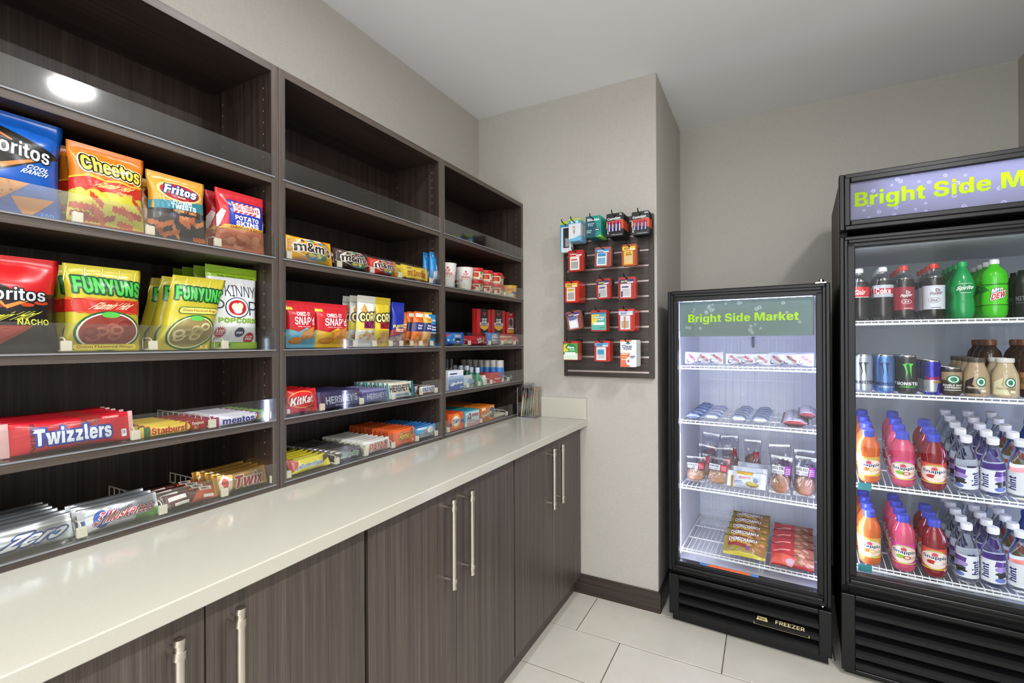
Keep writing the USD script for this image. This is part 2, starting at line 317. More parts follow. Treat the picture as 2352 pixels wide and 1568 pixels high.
# ---------------------------------------------------------------- base cabinets and worktop
XS, XD, XC = -1.2025, -0.8667, -0.8287
BAYS = [(-0.669, 0.091), (0.091, 0.846), (0.846, 1.615), (1.615, 2.358)]
BAYNAME = ['nearest the camera', 'second from the near end', 'under the middle shelf bay', 'at the far end by the pillar']
def handle_mesh(x, y):
    hx = x + 0.034
    return cat(cyl((hx, y, 0.585), (hx, y, 0.842), 0.0078, 14), cyl((hx, y, 0.838), (hx, y, 0.848), 0.0088, 14), cyl((hx, y, 0.578), (hx, y, 0.588), 0.0088, 14),
               cyl((hx, y, 0.815), (hx, y, 0.829), 0.0098, 14), cyl((hx, y, 0.597), (hx, y, 0.611), 0.0098, 14),
               cyl((x, y, 0.822), (hx, y, 0.822), 0.0058, 10), cyl((x, y, 0.604), (hx, y, 0.604), 0.0058, 10))
for (y0, y1), nm in zip(BAYS, BAYNAME):
    t = thing('base_cabinet', 'dark wood-grain two-door base cabinet %s' % nm, 'cabinet')
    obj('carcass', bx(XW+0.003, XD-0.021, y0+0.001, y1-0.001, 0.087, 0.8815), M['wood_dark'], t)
    obj('toe_kick', bx(-0.92, -0.9035, y0, y1, 0.0, 0.087), M['wood_h'], t)
    mid = (y0+y1)/2 + (0.0 if y0 < 0.5 else -0.008 if y0 < 1 else -0.001)
    ga, gb = 0.0065, 0.0013
    for a, b, hy in ((y0+ga, mid-gb, mid-0.058), (mid+gb, y1-ga, mid+0.042)):
        d = obj('door', bx(XD-0.0195, XD, a, b, 0.0885, 0.877, 0.0009), M['wood_v'], t)
        t2 = t.GetStage().GetPrimAtPath(d.GetPath())
        obj('handle', handle_mesh(XD, hy), M['steel'], t2, smooth=35, label='brushed nickel bar handle')
wt = obj('worktop', bx(XW+0.002, XC, -0.68, YP-0.0005, 0.8815, 0.914, 0.0022), M['quartz'])
tag(wt, 'long off-white quartz worktop running under the shelves', 'countertop')
bs = obj('backsplash', bx(-1.195, -0.829, 2.3395, YP, 0.9142, 1.024, 0.001), M['quartz'])
tag(bs, 'short off-white quartz upstand at the worktop end against the pillar wall', 'backsplash')

# ---------------------------------------------------------------- three shelving bays on the worktop
UNITS = [(0.095, 0.851, 'left'), (0.851, 1.607, 'middle'), (1.607, 2.3585, 'right')]
LEVELS = [1.787, 1.563, 1.306, 1.111]                        # top faces of the four shelves
ZB, ZT = 0.932, 2.097
LVNAME = ['top', 'second', 'third', 'fourth']
for y0, y1, nm in UNITS:
    t = thing('shelving_bay', {'left': 'dark wood open shelving bay nearest the camera, with the chip bags', 'middle': 'dark wood open shelving bay in the middle, with the candy bars', 'right': 'dark wood open shelving bay at the pillar end, with the toiletries'}[nm], 'shelving')
    a, b = y0+0.0212, y1-0.0212
    for ya, yb in ((y0+0.0006, y0+0.0212), (y1-0.0212, y1-0.0006)):
        p = obj('side_panel', bx(XW+0.001, XS-0.0012, ya, yb, 0.9142, ZT), M['wood_dark'], t)  # same laminate as the front, shade inside the bay painted in
        obj('edge_band', bx(XS-0.0012, XS, ya, yb, 0.9142, ZT, 0.0005), M['wood_v'], p)  # front strip keeps the laminate tone without the painted shade
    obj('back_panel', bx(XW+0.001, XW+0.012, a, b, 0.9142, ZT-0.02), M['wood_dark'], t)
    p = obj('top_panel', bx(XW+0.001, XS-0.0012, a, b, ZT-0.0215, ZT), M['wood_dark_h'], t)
    obj('edge_band', bx(XS-0.0012, XS, a, b, ZT-0.0215, ZT, 0.0005), M['wood_h'], p)
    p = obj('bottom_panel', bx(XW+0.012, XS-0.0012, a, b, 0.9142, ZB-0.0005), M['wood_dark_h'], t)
    obj('edge_band', bx(XS-0.0012, XS, a, b, 0.9142, ZB-0.0005, 0.0005), M['wood_h'], p)
    for lv in range(5):
        z = (LEVELS + [ZB])[lv]
        s = t
        if lv < 4:
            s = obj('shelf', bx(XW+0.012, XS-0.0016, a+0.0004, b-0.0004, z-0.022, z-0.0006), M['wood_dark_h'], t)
            obj('edge_band', bx(XS-0.0016, XS-0.0004, a+0.0004, b-0.0004, z-0.022, z-0.0006, 0.0005), M['wood_h'], s)
        g = cat(bx(XS+0.0005, XS+0.0028, y0+0.012, y1-0.012 if y1 < 2.3 else y1-0.004, z-0.004, z+0.0575, 0.0004), bx(XS-0.030, XS+0.0005, y0+0.022, y1-0.022, z-0.0004, z+0.0004))
        obj('acrylic_guard', g, M['acrylic'], s, label='clear acrylic front guard')
        obj('guard_edge', bx(XS+0.0002, XS+0.0031, y0+0.012, y1-0.012 if y1 < 2.3 else y1-0.004, z-0.0048, z-0.0018), M['lip'], s, label='pale lower edge of the guard')  # opaque strip painted as the glow along the bottom of the acrylic
    pins = []
    for yy, sg in ((a, 1), (b, -1)):
        for x in (-1.238, -1.432):
            for z in np.arange(0.98, 2.06, 0.032):
                if min(abs(z-l+0.01) for l in LEVELS) > 0.016: pins.append(cyl((x, yy-0.001*sg, z), (x, yy+0.0006*sg, z), 0.0024, 7))
    obj('shelf_pin_sleeves', cat(pins), M['pin'], t, kind='stuff', label='rows of small pale shelf pin holes')

# ---------------------------------------------------------------- goods on the shelves
def bag(name, label, cat_, w, h, t, col, art, loc, rot, seal='tb', seed=1, m='gloss', crimp=0.055, wrinkle=0.05, me=0.011, n=22, pinch=0.07, part='wrapper', pad=0.0, shear=0.0):
    root = thing(name, label, cat_, loc, rot)
    body, surf = pillow(w, h, t, seal, seed, n, crimp, wrinkle, pinch=pinch, shear=shear)
    obj(part, body, M[m], root, smooth=True, cd=col)
    if art: put_art(root, art, w, h, surf, M[m], maxedge=me, pad=pad)
    return root
def carton(name, label, cat_, w, h, d, col, art, loc, rot, m='satin', top=None, bev=0.0012, part='carton'):
    root = thing(name, label, cat_, loc, rot)
    obj(part, bx(-w/2, w/2, -d/2, d/2, 0, h, bev), M[m], root, cd=col)
    if art: put_art(root, art, w, h, flat_front(d), M[m])
    if top: put_art(root, top, w, d, flat_top(h, d), M[m], 'printed_top')
    return root
def behind(root, short, loc, rot, n, dx, dy=0.0, jit=0.002, start=1, tail='from the front of its row', fade=0.0):
    rg = np.random.RandomState(len(short)*7+n)
    for i in range(start, n):
        k = i-start+1
        dup(root, '%s, %s %s' % (short, ORD[i], tail), (loc[0]-dx*k, loc[1]+dy*k+rg.uniform(-jit, jit), loc[2]+.0008), (rot[0]+rg.uniform(-1.5, 0)*(rot[0] < 0), rot[1], rot[2]+rg.uniform(-1.5, 1.5)))
FX = -1.206                                                   # everything on the shelves starts just behind the guards
def shelf_bag(name, label, short, cat_, y, z, w, h, t, col, art, n=1, dx=None, lean=0, roll=0, x=FX, seal='tb', jit=0.003, **kw):
    loc, rot = (x-t/2-0.004, y, z + t*0.5*math.sin(math.radians(lean))*0.5), (-lean, 0, 90)
    r = bag(name, label, cat_, w, h, t, col, art, loc, rot, seal, shear=math.tan(math.radians(roll)), **kw)
    behind(r, short, loc, rot, n, dx or t*0.9, jit=jit)
    return r
def shelf_bar(name, label, short, y, z, w, h, t, col, art, n=1, dx=None, lean=12, **kw):
    cat_, crimp, wr = kw.pop('cat_', 'candy bar'), kw.pop('crimp', 0.06), kw.pop('wrinkle', 0.04)
    return shelf_bag(name, label, short, cat_, y, z, w, h, t, col, art, n, dx, lean, seal='lr', crimp=crimp, me=0.009, wrinkle=wr, **kw)
def shelf_box(name, label, short, cat_, y, z, w, h, d, col, art, n=1, x=FX, lean=0, top=None, **kw):
    loc, rot = (x-d/2-0.003, y, z), (-lean, 0, 90)
    r = carton(name, label, cat_, w, h, d, col, art, loc, rot, top=top, **kw)
    behind(r, short, loc, (0, 0, 90), n, d+0.0015, jit=0.0015)
    return r
Z1, Z2, Z3, Z4, Z5 = [z + 0.0012 for z in LEVELS + [ZB]]
def strokes(pts, w0, c):                                      # a tapering brush line in panel fractions
    out = []
    for (a, b), (d, e) in zip(pts, pts[1:]):
        L = math.hypot(d-a, e-b); nx, ny = -(e-b)/L*w0, (d-a)/L*w0
        out.append(('p', [(a+nx, b+ny), (d+nx*.4, e+ny*.4), (d-nx*.4, e-ny*.4), (a-nx, b-ny)], c))
    return out
def speck(n, x0, y0, x1, y1, rx, ry, cols, seed):
    rg = np.random.RandomState(seed)
    return [('e', rg.uniform(x0, x1), rg.uniform(y0, y1), rx*rg.uniform(.7, 1.2), ry*rg.uniform(.7, 1.2), cols[k % len(cols)]) for k in range(n)]
def curls(n, x0, y0, x1, y1, L, cols, seed):
    rg = np.random.RandomState(seed); out = []
    for k in range(n):
        cx, cy, a = rg.uniform(x0, x1), rg.uniform(y0, y1), rg.uniform(-0.9, 0.4)
        s = np.linspace(-1, 1, 9); px = cx + L*s*math.cos(a); py = cy + L*s*math.sin(a); o = 0.035 + 0.012*np.cos(s*11)
        out.append(('p', list(zip(px, py+o)) + list(zip(px[::-1], (py-o)[::-1])), cols[k % len(cols)]))
    return out

# left bay, second shelf: chip bags
shelf_bag('tortilla_chip_bag', 'large blue tortilla chip bag with two orange chips at the left edge', 'blue tortilla chip bag', 'chip bag', 0.300, Z2, 0.205, 0.190, 0.062, '1458b4',
    [('p', [(.22, .97), (.99, .64), (.52, .38)], '17130f')] + strokes([(.30, .93), (.42, .80), (.62, .70)], .02, 'e8743a') + strokes([(.44, .64), (.53, .43), (.88, .60)], .022, 'ef7f3e') +
    [('t', 'Doritos', .665, .635, .47, .155, 'd9dde2', {'wt': 700, 'rot': -4, 'ol': [(.012, '1a1a1e')]}), ('t', 'COOL', .80, .475, .17, .045, 'e9eef2', {'sh': .15}), ('t', 'RANCH', .78, .425, .22, .045, 'e9eef2', {'sh': .15}),
     ('p', [(.30, .30), (.74, .31), (.46, .05)], 'd9873c'), ('p', [(.33, .29), (.70, .295), (.47, .10)], 'e39a4a'), ('p', [(.62, .175), (.93, .20), (.74, -.01)], 'd58a3e'), ('t', '260', .88, .05, .10, .04, '3f8fd6')] +
    speck(10, .38, .14, .62, .29, .012, .012, ['b8582a', 'c9702e'], 4), seed=2, me=.012)
shelf_bag('cheese_puff_bag', 'orange cheese snack bag with yellow bubble lettering and flames', 'orange cheese snack bag', 'chip bag', 0.472, Z2, 0.134, 0.170, 0.050, 'dd7a1c',
    [('r', 0, 0, 1, .44, 'c8c038'), ('p', [(0, .40), (.1, .46), (.16, .41), (.26, .47), (.34, .42), (.5, .46), (.62, .42), (.72, .47), (.84, .42), (1, .47), (1, .60), (.88, .56), (.78, .62), (.62, .57), (.46, .61), (.3, .57), (.16, .61), (0, .57)], 'c42a1a'),
     ('p', [(0, .57), (.2, .62), (.4, .585), (.6, .61), (.8, .59), (1, .62), (1, .60), (.8, .565), (.6, .585), (.4, .56), (.2, .595), (0, .55)], 'f0b42c'),
     ('t', 'Cheetos', .52, .745, .80, .19, 'f5d84a', {'wt': 900, 'rot': -3, 'ol': [(.030, 'f3e6b0'), (.017, '17120e')]}), ('t', "Flamin' Hot", .54, .525, .62, .075, 'f7e27a', {'sh': .35, 'rot': 3}), ('t', 'Crunchy', .68, .45, .26, .045, 'f0d070', {'sh': .3})] +
    curls(13, .12, .08, .9, .36, .11, ['c0401e', 'a83218', 'd05a2c'], 5) + [('r', 0, 0, 1, .05, 'a03a1c')], n=2, dx=.05, seed=3)
a_fr = [('r', 0, 0, 1, .47, '34343a'), ('p', [(0, .43), (1, .49), (1, .64), (0, .55)], '2f7d8c'), ('e', .5, .73, .40, .155, 'e8c782'), ('e', .5, .73, .35, .13, 'b5242c'), ('e', .5, .70, .33, .085, '9c1c26'),
     ('t', 'Fritos', .5, .755, .60, .16, 'f2f2f2', {'wt': 900, 'sh': .12, 'rot': -2, 'ol': [(.016, '1f2f66')]}), ('t', 'BRAND', .5, .645, .14, .025, 'f0e0c0'), ('t', 'FLAVOR', .52, .575, .34, .05, 'e8eeee'), ('t', 'TWISTS', .54, .505, .46, .075, 'eef2f2', {'wt': 900}), ('t', 'HONEY BBQ', .56, .435, .42, .045, 'e88c34')] + curls(11, .1, .06, .92, .36, .12, ['d0743e', 'b85f30', 'e08a52'], 9)
shelf_bag('corn_chip_bag', 'gold and teal corn chip bag with a red oval and twisted chips', 'gold and teal corn chip bag', 'chip bag', 0.607, Z2, 0.127, 0.155, 0.045, 'd39a34', a_fr, n=1, lean=2, seed=4)
bag('corn_chip_bag', 'gold corn chip bag half hidden between the cheese snack bag and its twin', 'chip bag', .127, .150, .045, 'd39a34', [s for s in a_fr[2:6]], (FX-.085, .602, Z2), (-3, 0, 90), seed=9)
shelf_bag('potato_skin_bag', 'red potato skin snack bag with a blue square panel at the front', 'red potato skin snack bag', 'chip bag', 0.760, Z2, 0.134, 0.157, 0.046, 'c0222c',
    [('p', [(0, .30), (.12, .62), (.06, .66), (0, .55)], 'e8e2dc'), ('p', [(.86, .35), (1, .72), (1, .45)], 'e8e2dc'), ('r', .17, .40, .92, .83, '252f92'), ('r', .22, .43, .87, .80, '2b39a6'), ('r', .25, .62, .85, .80, 'ece8e4'),
     *[('p', [(.25+.1*k, .62), (.31+.1*k, .62), (.36+.1*k, .66), (.30+.1*k, .66)], 'c4303a') for k in range(5)], *[('p', [(.25+.1*k, .765), (.31+.1*k, .765), (.36+.1*k, .80), (.30+.1*k, .80)], 'c4303a') for k in range(5)],
     ('t', 'TGI FRIDAYS', .55, .715, .52, .075, 'b21e2a', {'wt': 900}), ('t', 'POTATO', .54, .545, .52, .075, 'f0f0f2', {'wt': 900}), ('t', 'SKINS', .55, .455, .50, .085, 'f0f0f2', {'wt': 900}), ('r', 0, 0, 1, .36, 'b96a4c'), ('p', [(0, .33), (1, .36), (1, .42), (.1, .41)], 'd9a23c'),
     ('t', 'CHEDDAR & BACON', .56, .375, .74, .045, '5a2414')] + speck(14, .1, .04, .95, .30, .10, .05, ['c98260', 'd29272', 'ad5f44'], 6), n=2, dx=.046, seed=5)
# left bay, third shelf
shelf_bag('tortilla_chip_bag', 'red and black spicy tortilla chip bag at the left edge', 'red and black tortilla chip bag', 'chip bag', 0.293, Z3, 0.205, 0.180, 0.062, 'c41a1e',
    [('p', [(0, 0), (1, 0), (1, .62), (.72, .60), (.55, .70), (.3, .66), (0, .80)], '191516'), ('p', [(0, .80), (.3, .66), (.28, .72), (0, .88)], 'e07a3a')] + strokes([(.34, .86), (.45, .70), (.50, .62)], .016, 'e88a3c') + strokes([(.50, .62), (.60, .46), (.88, .60)], .02, 'e8863a') + speck(12, .05, .42, .98, .52, .05, .022, ['b8401c', 'd2662a', '8a2a16'], 8) +
    [('t', 'Doritos', .66, .60, .47, .135, 'c9ccd0', {'wt': 700, 'ol': [(.012, '111113')]}), ('t', "Flamin' Hot", .60, .365, .56, .085, 'd3dc3e', {'sh': .4, 'rot': 6, 'wt': 600}), ('t', 'NACHO', .80, .315, .24, .06, 'dfe64a', {'wt': 700}),
     ('p', [(.10, .27), (.80, .28), (.50, .00), (.40, .00)], 'b0382c'), ('p', [(.16, .26), (.74, .265), (.48, .04)], 'c24a38')] + speck(14, .25, .10, .65, .25, .03, .02, ['d2644a', '9c2e24', 'c8523c'], 3), seed=6, me=.012)
def onion_art(hot):
    win, ring = ('8a3a30', ['a85848', 'b86a58', '7a2f28']) if hot else ('8f7f4c', ['c9b884', 'b5a36a', 'd6c898'])
    a = [('p', [(.04+.22*k, .97), (.055+.22*k, .97), (.0+.22*k, .78), (-.015+.22*k, .78)], 'cfc974') for k in range(5)]
    a += [('t', 'FUNYUNS', .53, .755, .90, .185, '48b848', {'wt': 900, 'rot': -2, 'ol': [(.020, '0e4a24')]})]
    a += [('r', 0, .45, 1, .605, 'b8281c'), ('t', "Flamin' Hot", .55, .53, .66, .085, 'f7efc0', {'sh': .35, 'wt': 600, 'rot': 2})] + speck(16, 0, .445, 1, .455, .05, .012, ['c84a24'], 2) + speck(16, 0, .60, 1, .61, .05, .012, ['d86a2c'], 5) if hot else \
         [('rr', .16, .48, .96, .575, '1c5a2a', .04), ('rr', .18, .49, .94, .565, 'ecdc6a', .03), ('t', 'Onion Flavored Rings', .56, .527, .66, .045, '7a2a18', {'wt': 700})]
    a += [('e', .52, .235, .44, .235, '1f5a2c'), ('e', .52, .235, .41, .215, 'e6e6d8' if hot else 'd9d890'), ('e', .52, .235, .385, .20, win)]
    rg = np.random.RandomState(3)
    for k in range(8):
        cx, cy = .52 + rg.uniform(-.26, .26), .235 + rg.uniform(-.11, .10)
        a += [('e', cx, cy, .10, .055, ring[k % 3]), ('e', cx, cy, .055, .026, win)]
    a += [('e', .52, .425, .13, .035, '56b84a')]
    return a + ([('rr', .12, .015, .92, .085, 'e0d24a', .03), ('t', 'Onion Flavored Rings', .52, .05, .72, .042, '8a2a18', {'wt': 700})] if hot else [('r', .80, .02, .93, .06, 'ecdc6a'), ('t', 'TRY', .865, .04, .08, .03, '6a2a18')])
shelf_bag('onion_ring_bag', 'yellow onion ring snack bag with a red flame band across it', 'yellow onion snack bag with red band', 'chip bag', 0.466, Z3, 0.134, 0.178, 0.052, 'b9ad2e', onion_art(True), n=3, dx=.05, seed=7)
shelf_bag('onion_ring_bag', 'plain yellow onion ring snack bag tilted towards the popcorn', 'plain yellow onion snack bag', 'chip bag', 0.618, Z3, 0.124, 0.178, 0.048, 'b8ac2c', onion_art(False), n=3, dx=.052, roll=13, seed=8)
shelf_bag('popcorn_bag', 'white popcorn bag with a lime green top at the front', 'white popcorn bag with lime top', 'chip bag', 0.758, Z3, 0.138, 0.220, 0.050, 'e4e7e8',
    [('r', 0, .865, 1, 1, '93bb2a'), ('t', 'PURE POPPED PERFECTION', .55, .875, .72, .022, '3f5a1c'), ('t', 'SKINNY', .52, .70, .80, .135, '20304c', {'wt': 300}), ('e', .47, .77, .012, .010, 'c8202c'), ('t', 'P', .14, .50, .20, .175, '20304c', {'wt': 300}), ('t', 'P', .86, .50, .20, .175, '20304c', {'wt': 300}),
     ('e', .50, .50, .25, .125, '20304c'), ('e', .50, .50, .23, .115, 'e4e7e8'), ('e', .50, .50, .18, .092, 'c01f2c'), ('e', .46, .51, .07, .045, 'ece2cc'), ('e', .55, .52, .06, .04, 'e6d8bc'), ('e', .51, .465, .08, .038, 'f0e8d6'), ('t', 'POPCORN', .53, .345, .80, .062, '7fae2a', {'wt': 900}),
     ('b', .19, .20, .075, 'a82430', 18), ('t', '100', .19, .215, .13, .035, 'f2f2f2'), ('t', 'CALORIES', .19, .18, .12, .014, 'f2f2f2'), ('e', .57, .205, .095, .058, '2a3656'), ('t', 'GMO', .57, .20, .13, .026, 'eef0f2'), ('e', .80, .135, .11, .07, 'b4242f'), ('t', 'GLUTEN', .80, .155, .14, .018, 'f2f2f2'), ('t', 'FREE', .80, .125, .14, .028, 'f2f2f2'),
     ('r', 0, 0, 1, .085, '8db32c'), ('e', .35, .05, .12, .03, '3f5a2c')], n=4, dx=.052, seed=10, x=FX-.034)
# left bay, fourth and bottom shelves: bars and rolls
shelf_bar('licorice_pack', 'long red licorice twist pack with big white lettering', 'red licorice twist pack', 0.412, Z4, 0.206, 0.062, 0.030, 'c21f2c',
    [('r', 0, 0, .06, 1, 'd2a8a6'), ('r', .96, 0, 1, 1, 'cfa09e'), ('p', [(.48, 0), (.62, 0), (.72, 1), (.56, 1)], '8f2c26'), ('t', 'Twizzlers', .50, .47, .58, .56, 'eaf0f6', {'wt': 900, 'ol': [(.06, '2a3c9a')]}), ('t', 'STRAWBERRY', .80, .86, .15, .07, 'f0c0b8'), ('t', 'TWISTS', .205, .42, .30, .09, '5a1018', {'rot': 90}), ('rr', .885, .14, .935, .40, 'e8ecf4', .03), ('t', '10', .91, .30, .03, .12, '2a3c9a')],
    cat_='candy pack', n=5, dx=.034, lean=10, seed=11)
shelf_bar('fruit_chew_stick', 'yellow and red fruit chew stick between the licorice and the mint rolls', 'yellow and red fruit chew stick', 0.594, Z4, 0.142, 0.023, 0.022, 'a3261c',
    [('r', .0, 0, .06, 1, 'e8c84a'), ('r', .06, .05, .13, .9, '2f6a34'), ('p', [(.14, 0), (.66, 0), (.70, .5), (.66, 1), (.14, 1)], 'ecc944'), ('t', 'Starburst', .40, .5, .50, .66, 'b8321e', {'wt': 900}), ('t', 'Original', .84, .68, .22, .36, 'f2eee6', {'wt': 700})] + speck(5, .74, .1, .95, .35, .03, .18, ['d86a3a', 'e89a3c'], 1), n=7, dx=.024, lean=4, seed=12, crimp=.03)
shelf_bar('mint_roll', 'white chewy mint roll with navy lettering in the last lane', 'purple chewy mint roll', 0.757, Z4, 0.148, 0.023, 0.022, '6a4aa0',
    [('r', .03, 0, .72, 1, 'e9e6f4'), ('r', 0, 0, .08, 1, 'a02c5c'), ('p', [(.66, 0), (1, 0), (1, 1), (.74, 1)], '7ab04a'), ('p', [(.66, 0), (.70, 0), (.78, 1), (.74, 1)], 'c83a3a'), ('t', 'mentos', .40, .46, .54, .66, '2b2a84', {'wt': 900}), ('t', 'fruit', .86, .5, .18, .62, 'eef4e0', {'sh': .3}), ('e', .97, .4, .025, .35, 'e0c23a')], n=8, dx=.0235, lean=3, seed=13, crimp=.03)
shelf_bar('candy_bar', 'silver grey candy bar at the left end of the bottom shelf, slanted white lettering', 'plain silver candy bar', 0.325, Z5, 0.172, 0.052, 0.026, 'aab1b5', [('r', 0, .66, 1, .74, 'd6dadc'), ('t', 'Zero', .66, .36, .60, .42, 'eef2f4', {'wt': 900, 'sh': .35, 'rot': 3, 'ol': [(.06, '223f86')]}), ('e', .83, .36, .03, .07, '2f8fc8')], m='foil', n=6, dx=.027, lean=22, seed=14)
shelf_bar('candy_bar', 'silver candy bar with red lettering and a green corner', 'silver candy bar with red lettering', 0.491, Z5, 0.142, 0.050, 0.026, 'b4bac0', [('r', 0, 0, 1, .55, 'dfe2e6'), ('p', [(.66, .0), (1, .0), (1, .34), (.66, .2)], '6fae4a'), ('r', .02, .1, .08, .5, '4a6ab0'), ('e', .25, .40, .09, .36, '2a4a9e'), ('t', '3 Musketeers', .56, .44, .80, .46, 'b02e38', {'wt': 800, 'sh': .15, 'rot': 1, 'ol': [(.045, '2f4f9e'), (.02, 'f0f2f4')]})], m='foil', n=3, dx=.028, lean=20, seed=15)
shelf_bar('candy_bar', 'brown and orange chocolate bar lying label down with white text boxes', 'brown and orange chocolate bar', 0.632, Z5, 0.118, 0.034, 0.026, '4a241c', [('p', [(.45, 0), (1, 0), (1, 1), (.6, .7)], 'b0512a'), ('r', .10, .45, .38, .75, 'e2dcd6'), ('r', .18, .08, .42, .26, 'ddd6d0'), ('r', .66, .66, .92, .92, 'e6e0da'), ('r', .70, .12, .94, .32, 'e0dad2')] + [('r', .68+.02*k, .68, .69+.02*k, .90, '2a2a2a') for k in range(11)], n=4, dx=.03, lean=30, seed=16)
shelf_bar('candy_bar', 'gold caramel cookie bar with red lettering at the end of the bottom shelf', 'gold caramel cookie bar', 0.757, Z5, 0.140, 0.052, 0.026, 'b98c42', [('p', [(.10, .0), (.26, .0), (.30, .6), (.18, .95), (.08, .6)], 'e2d8c8'), ('e', .18, .5, .05, .25, 'b0423a'), ('t', 'Twix', .63, .44, .58, .62, 'b02c34', {'wt': 900, 'sh': .1, 'ol': [(.05, 'f0e6d6')]})], m='foil', n=4, dx=.03, lean=18, seed=17)

# middle bay, second shelf
def button_candy(col, brown='38241f'):
    return [('e', .53, .52, .40, .40, 'ded6c8'), ('e', .53, .50, .36, .36, col)] + speck(9, .30, .72, .80, .86, .05, .045, ['2f8a4a', 'e8c23a', '3a6ac0', 'c8402e', '5a3a28'], 4) + \
        [('t', "m&m's", .56, .55, .80, .38, brown, {'wt': 800, 'ol': [(.04, 'f0ece6')]}), ('e', .58, .21, .24, .13, '4a6a8a'), ('e', .58, .22, .21, .10, '8a9a4a')] + speck(8, .42, .15, .74, .28, .045, .045, ['e8c83a', '3f8a4a', 'd8d4c0', '3a6ab8', 'e0a02c'], 7)
shelf_bag('chocolate_candy_bag', 'large yellow candy bag with dark brown letters, left end of the second shelf', 'large yellow candy bag', 'candy bag', 0.975, Z2, 0.172, 0.078, 0.045, 'e0a11c', button_candy('dc9c1a'), n=4, dx=.05, lean=8, seed=21, crimp=.04, seal='lr')
shelf_bag('chocolate_candy_bag', 'dark brown candy bag with colourful beans between the yellow and red ones', 'dark brown candy bag', 'candy bag', 1.143, Z2, 0.150, 0.068, 0.040, '46302a', button_candy('402a24'), n=4, dx=.05, lean=8, seed=22, crimp=.04, seal='lr')
shelf_bag('chocolate_candy_bag', 'small red candy bag with an orange right end', 'small red candy bag', 'candy bag', 1.288, Z2, 0.142, 0.060, 0.038, 'd0322a', [('r', .72, 0, 1, 1, 'd9822c')] + button_candy('cc2e28') + curls(4, .74, .15, .95, .4, .06, ['8a4a2a', 'b0682e'], 2), n=4, dx=.05, lean=8, seed=23, crimp=.04, seal='lr')
shelf_bar('candy_bar', 'yellow peanut chocolate bar with tall red lettering', 'yellow peanut chocolate bar', 1.455, Z2, 0.156, 0.058, 0.022, 'e6c936', [('r', .0, 0, 1, .12, '4a3a24'), ('p', [(.0, .0), (.12, .2), (.2, .0)], '3a2418'), ('t', "HERSHEY'S", .26, .80, .16, .10, '8a3a1e'), ('t', 'mr.Goodbar', .55, .50, .72, .50, 'a82e1c', {'wt': 700})] + speck(6, .5, .72, .95, .9, .03, .07, ['c89a3c'], 3), n=5, dx=.026, lean=6, seed=24)
shelf_bag('rice_treat_bar', 'bright blue rice treat wrapper standing on end against the divider panel', 'bright blue rice treat wrapper', 'snack bar', 1.574, Z2, 0.058, 0.135, 0.026, '1f7cbc', [('r', .0, .0, 1, .05, '15609c'), ('t', 'TREATS', .62, .38, .95, .11, 'eef2f6', {'rot': 90, 'wt': 900}), ('t', 'The Original', .86, .30, .75, .045, 'd8e6f0', {'rot': 90}), ('e', .35, .30, .14, .10, 'dfe4ea'), ('e', .32, .14, .12, .07, 'd2d8de'), ('e', .30, .88, .05, .022, 'e8eef4')], n=2, dx=.032, roll=5, lean=3, seed=25)
# middle bay, third shelf
def cheese(lower):
    return [('p', [(0, 0), (1, 0), (1, .40), (.8, .36), (.55, .44), (.3, .34), (0, .40)], lower), ('t', 'CHEEZ-IT', .48, .72, .44, .085, 'f2efec', {'wt': 900}), ('t', "SNAP'd", .53, .575, .66, .17, 'f2f0ee', {'wt': 700}), ('t', 'cheesy, thin & crispy', .48, .455, .42, .03, 'e8d0c8'), ('p', [(.40, .34), (.86, .47), (.80, .22), (.42, .18)], 'd9872c'), ('p', [(.45, .33), (.80, .42), (.76, .24), (.46, .21)], 'e39c42'), ('e', .30, .16, .20, .075, 'cf7a28'), ('e', .30, .165, .17, .055, 'e0993e'), ('r', .0, .80, .2, .86, 'e8c83a')] + speck(10, .46, .22, .76, .38, .012, .010, ['b85a1e'], 5)
for lab, short, y, w, low, sd in (('red and sky blue cheese cracker bag at the left end of the third shelf', 'red and sky blue cracker bag', .940, .110, '6cb0cc', 31), ('wider red and yellow cheese cracker bag', 'red and yellow cracker bag', 1.055, .138, 'deb22c', 32)):
    shelf_bag('cheese_cracker_bag', lab, short, 'snack bag', y, Z3, w, 0.140, 0.045, 'c2202a', cheese(low), n=2, dx=.05, seed=sd)
for k, (y, sh) in enumerate(((.955, 'left'), (1.075, 'right'))):
    bag('snack_bag', 'plain dark grey snack bag top peeking over the %s cracker bag' % ('sky blue' if k == 0 else 'yellow'), 'snack bag', .09, .152, .03, '3a3735', None, (-1.335, y+.02, Z3), (0, 0, 90), seed=33+k)
def corn(nutc, lowc):
    return [('r', 0, .86, 1, 1, 'b3b1a6'), ('p', [(.1, .72), (.3, .84), (.45, .60), (.25, .56)], 'c89a4c'), ('p', [(.6, .66), (.98, .82), (.98, .6)], 'd2a85a'), ('r', 0, .33, 1, .50, lowc), ('t', 'CORN', .53, .585, .92, .17, 'e6dc92', {'wt': 900, 'rot': 4, 'ol': [(.02, '17140f')]}), ('rr', .24, .36, .98, .49, nutc, .02), ('t', 'NUTS', .61, .425, .62, .11, '3a1024', {'wt': 900}), ('r', 0, 0, 1, .30, 'c8cac4')] + speck(10, .15, .12, .85, .28, .11, .035, ['c9925a', 'd8aa72', 'b57a48'], 3)
shelf_bag('corn_nut_bag', 'white and yellow toasted corn bag with a clear top', 'white toasted corn bag with clear top', 'snack bag', 1.190, Z3, 0.088, 0.178, 0.034, 'dcdbd3', corn('a02468', 'd6c24a'), n=3, dx=.036, seed=36, roll=5)
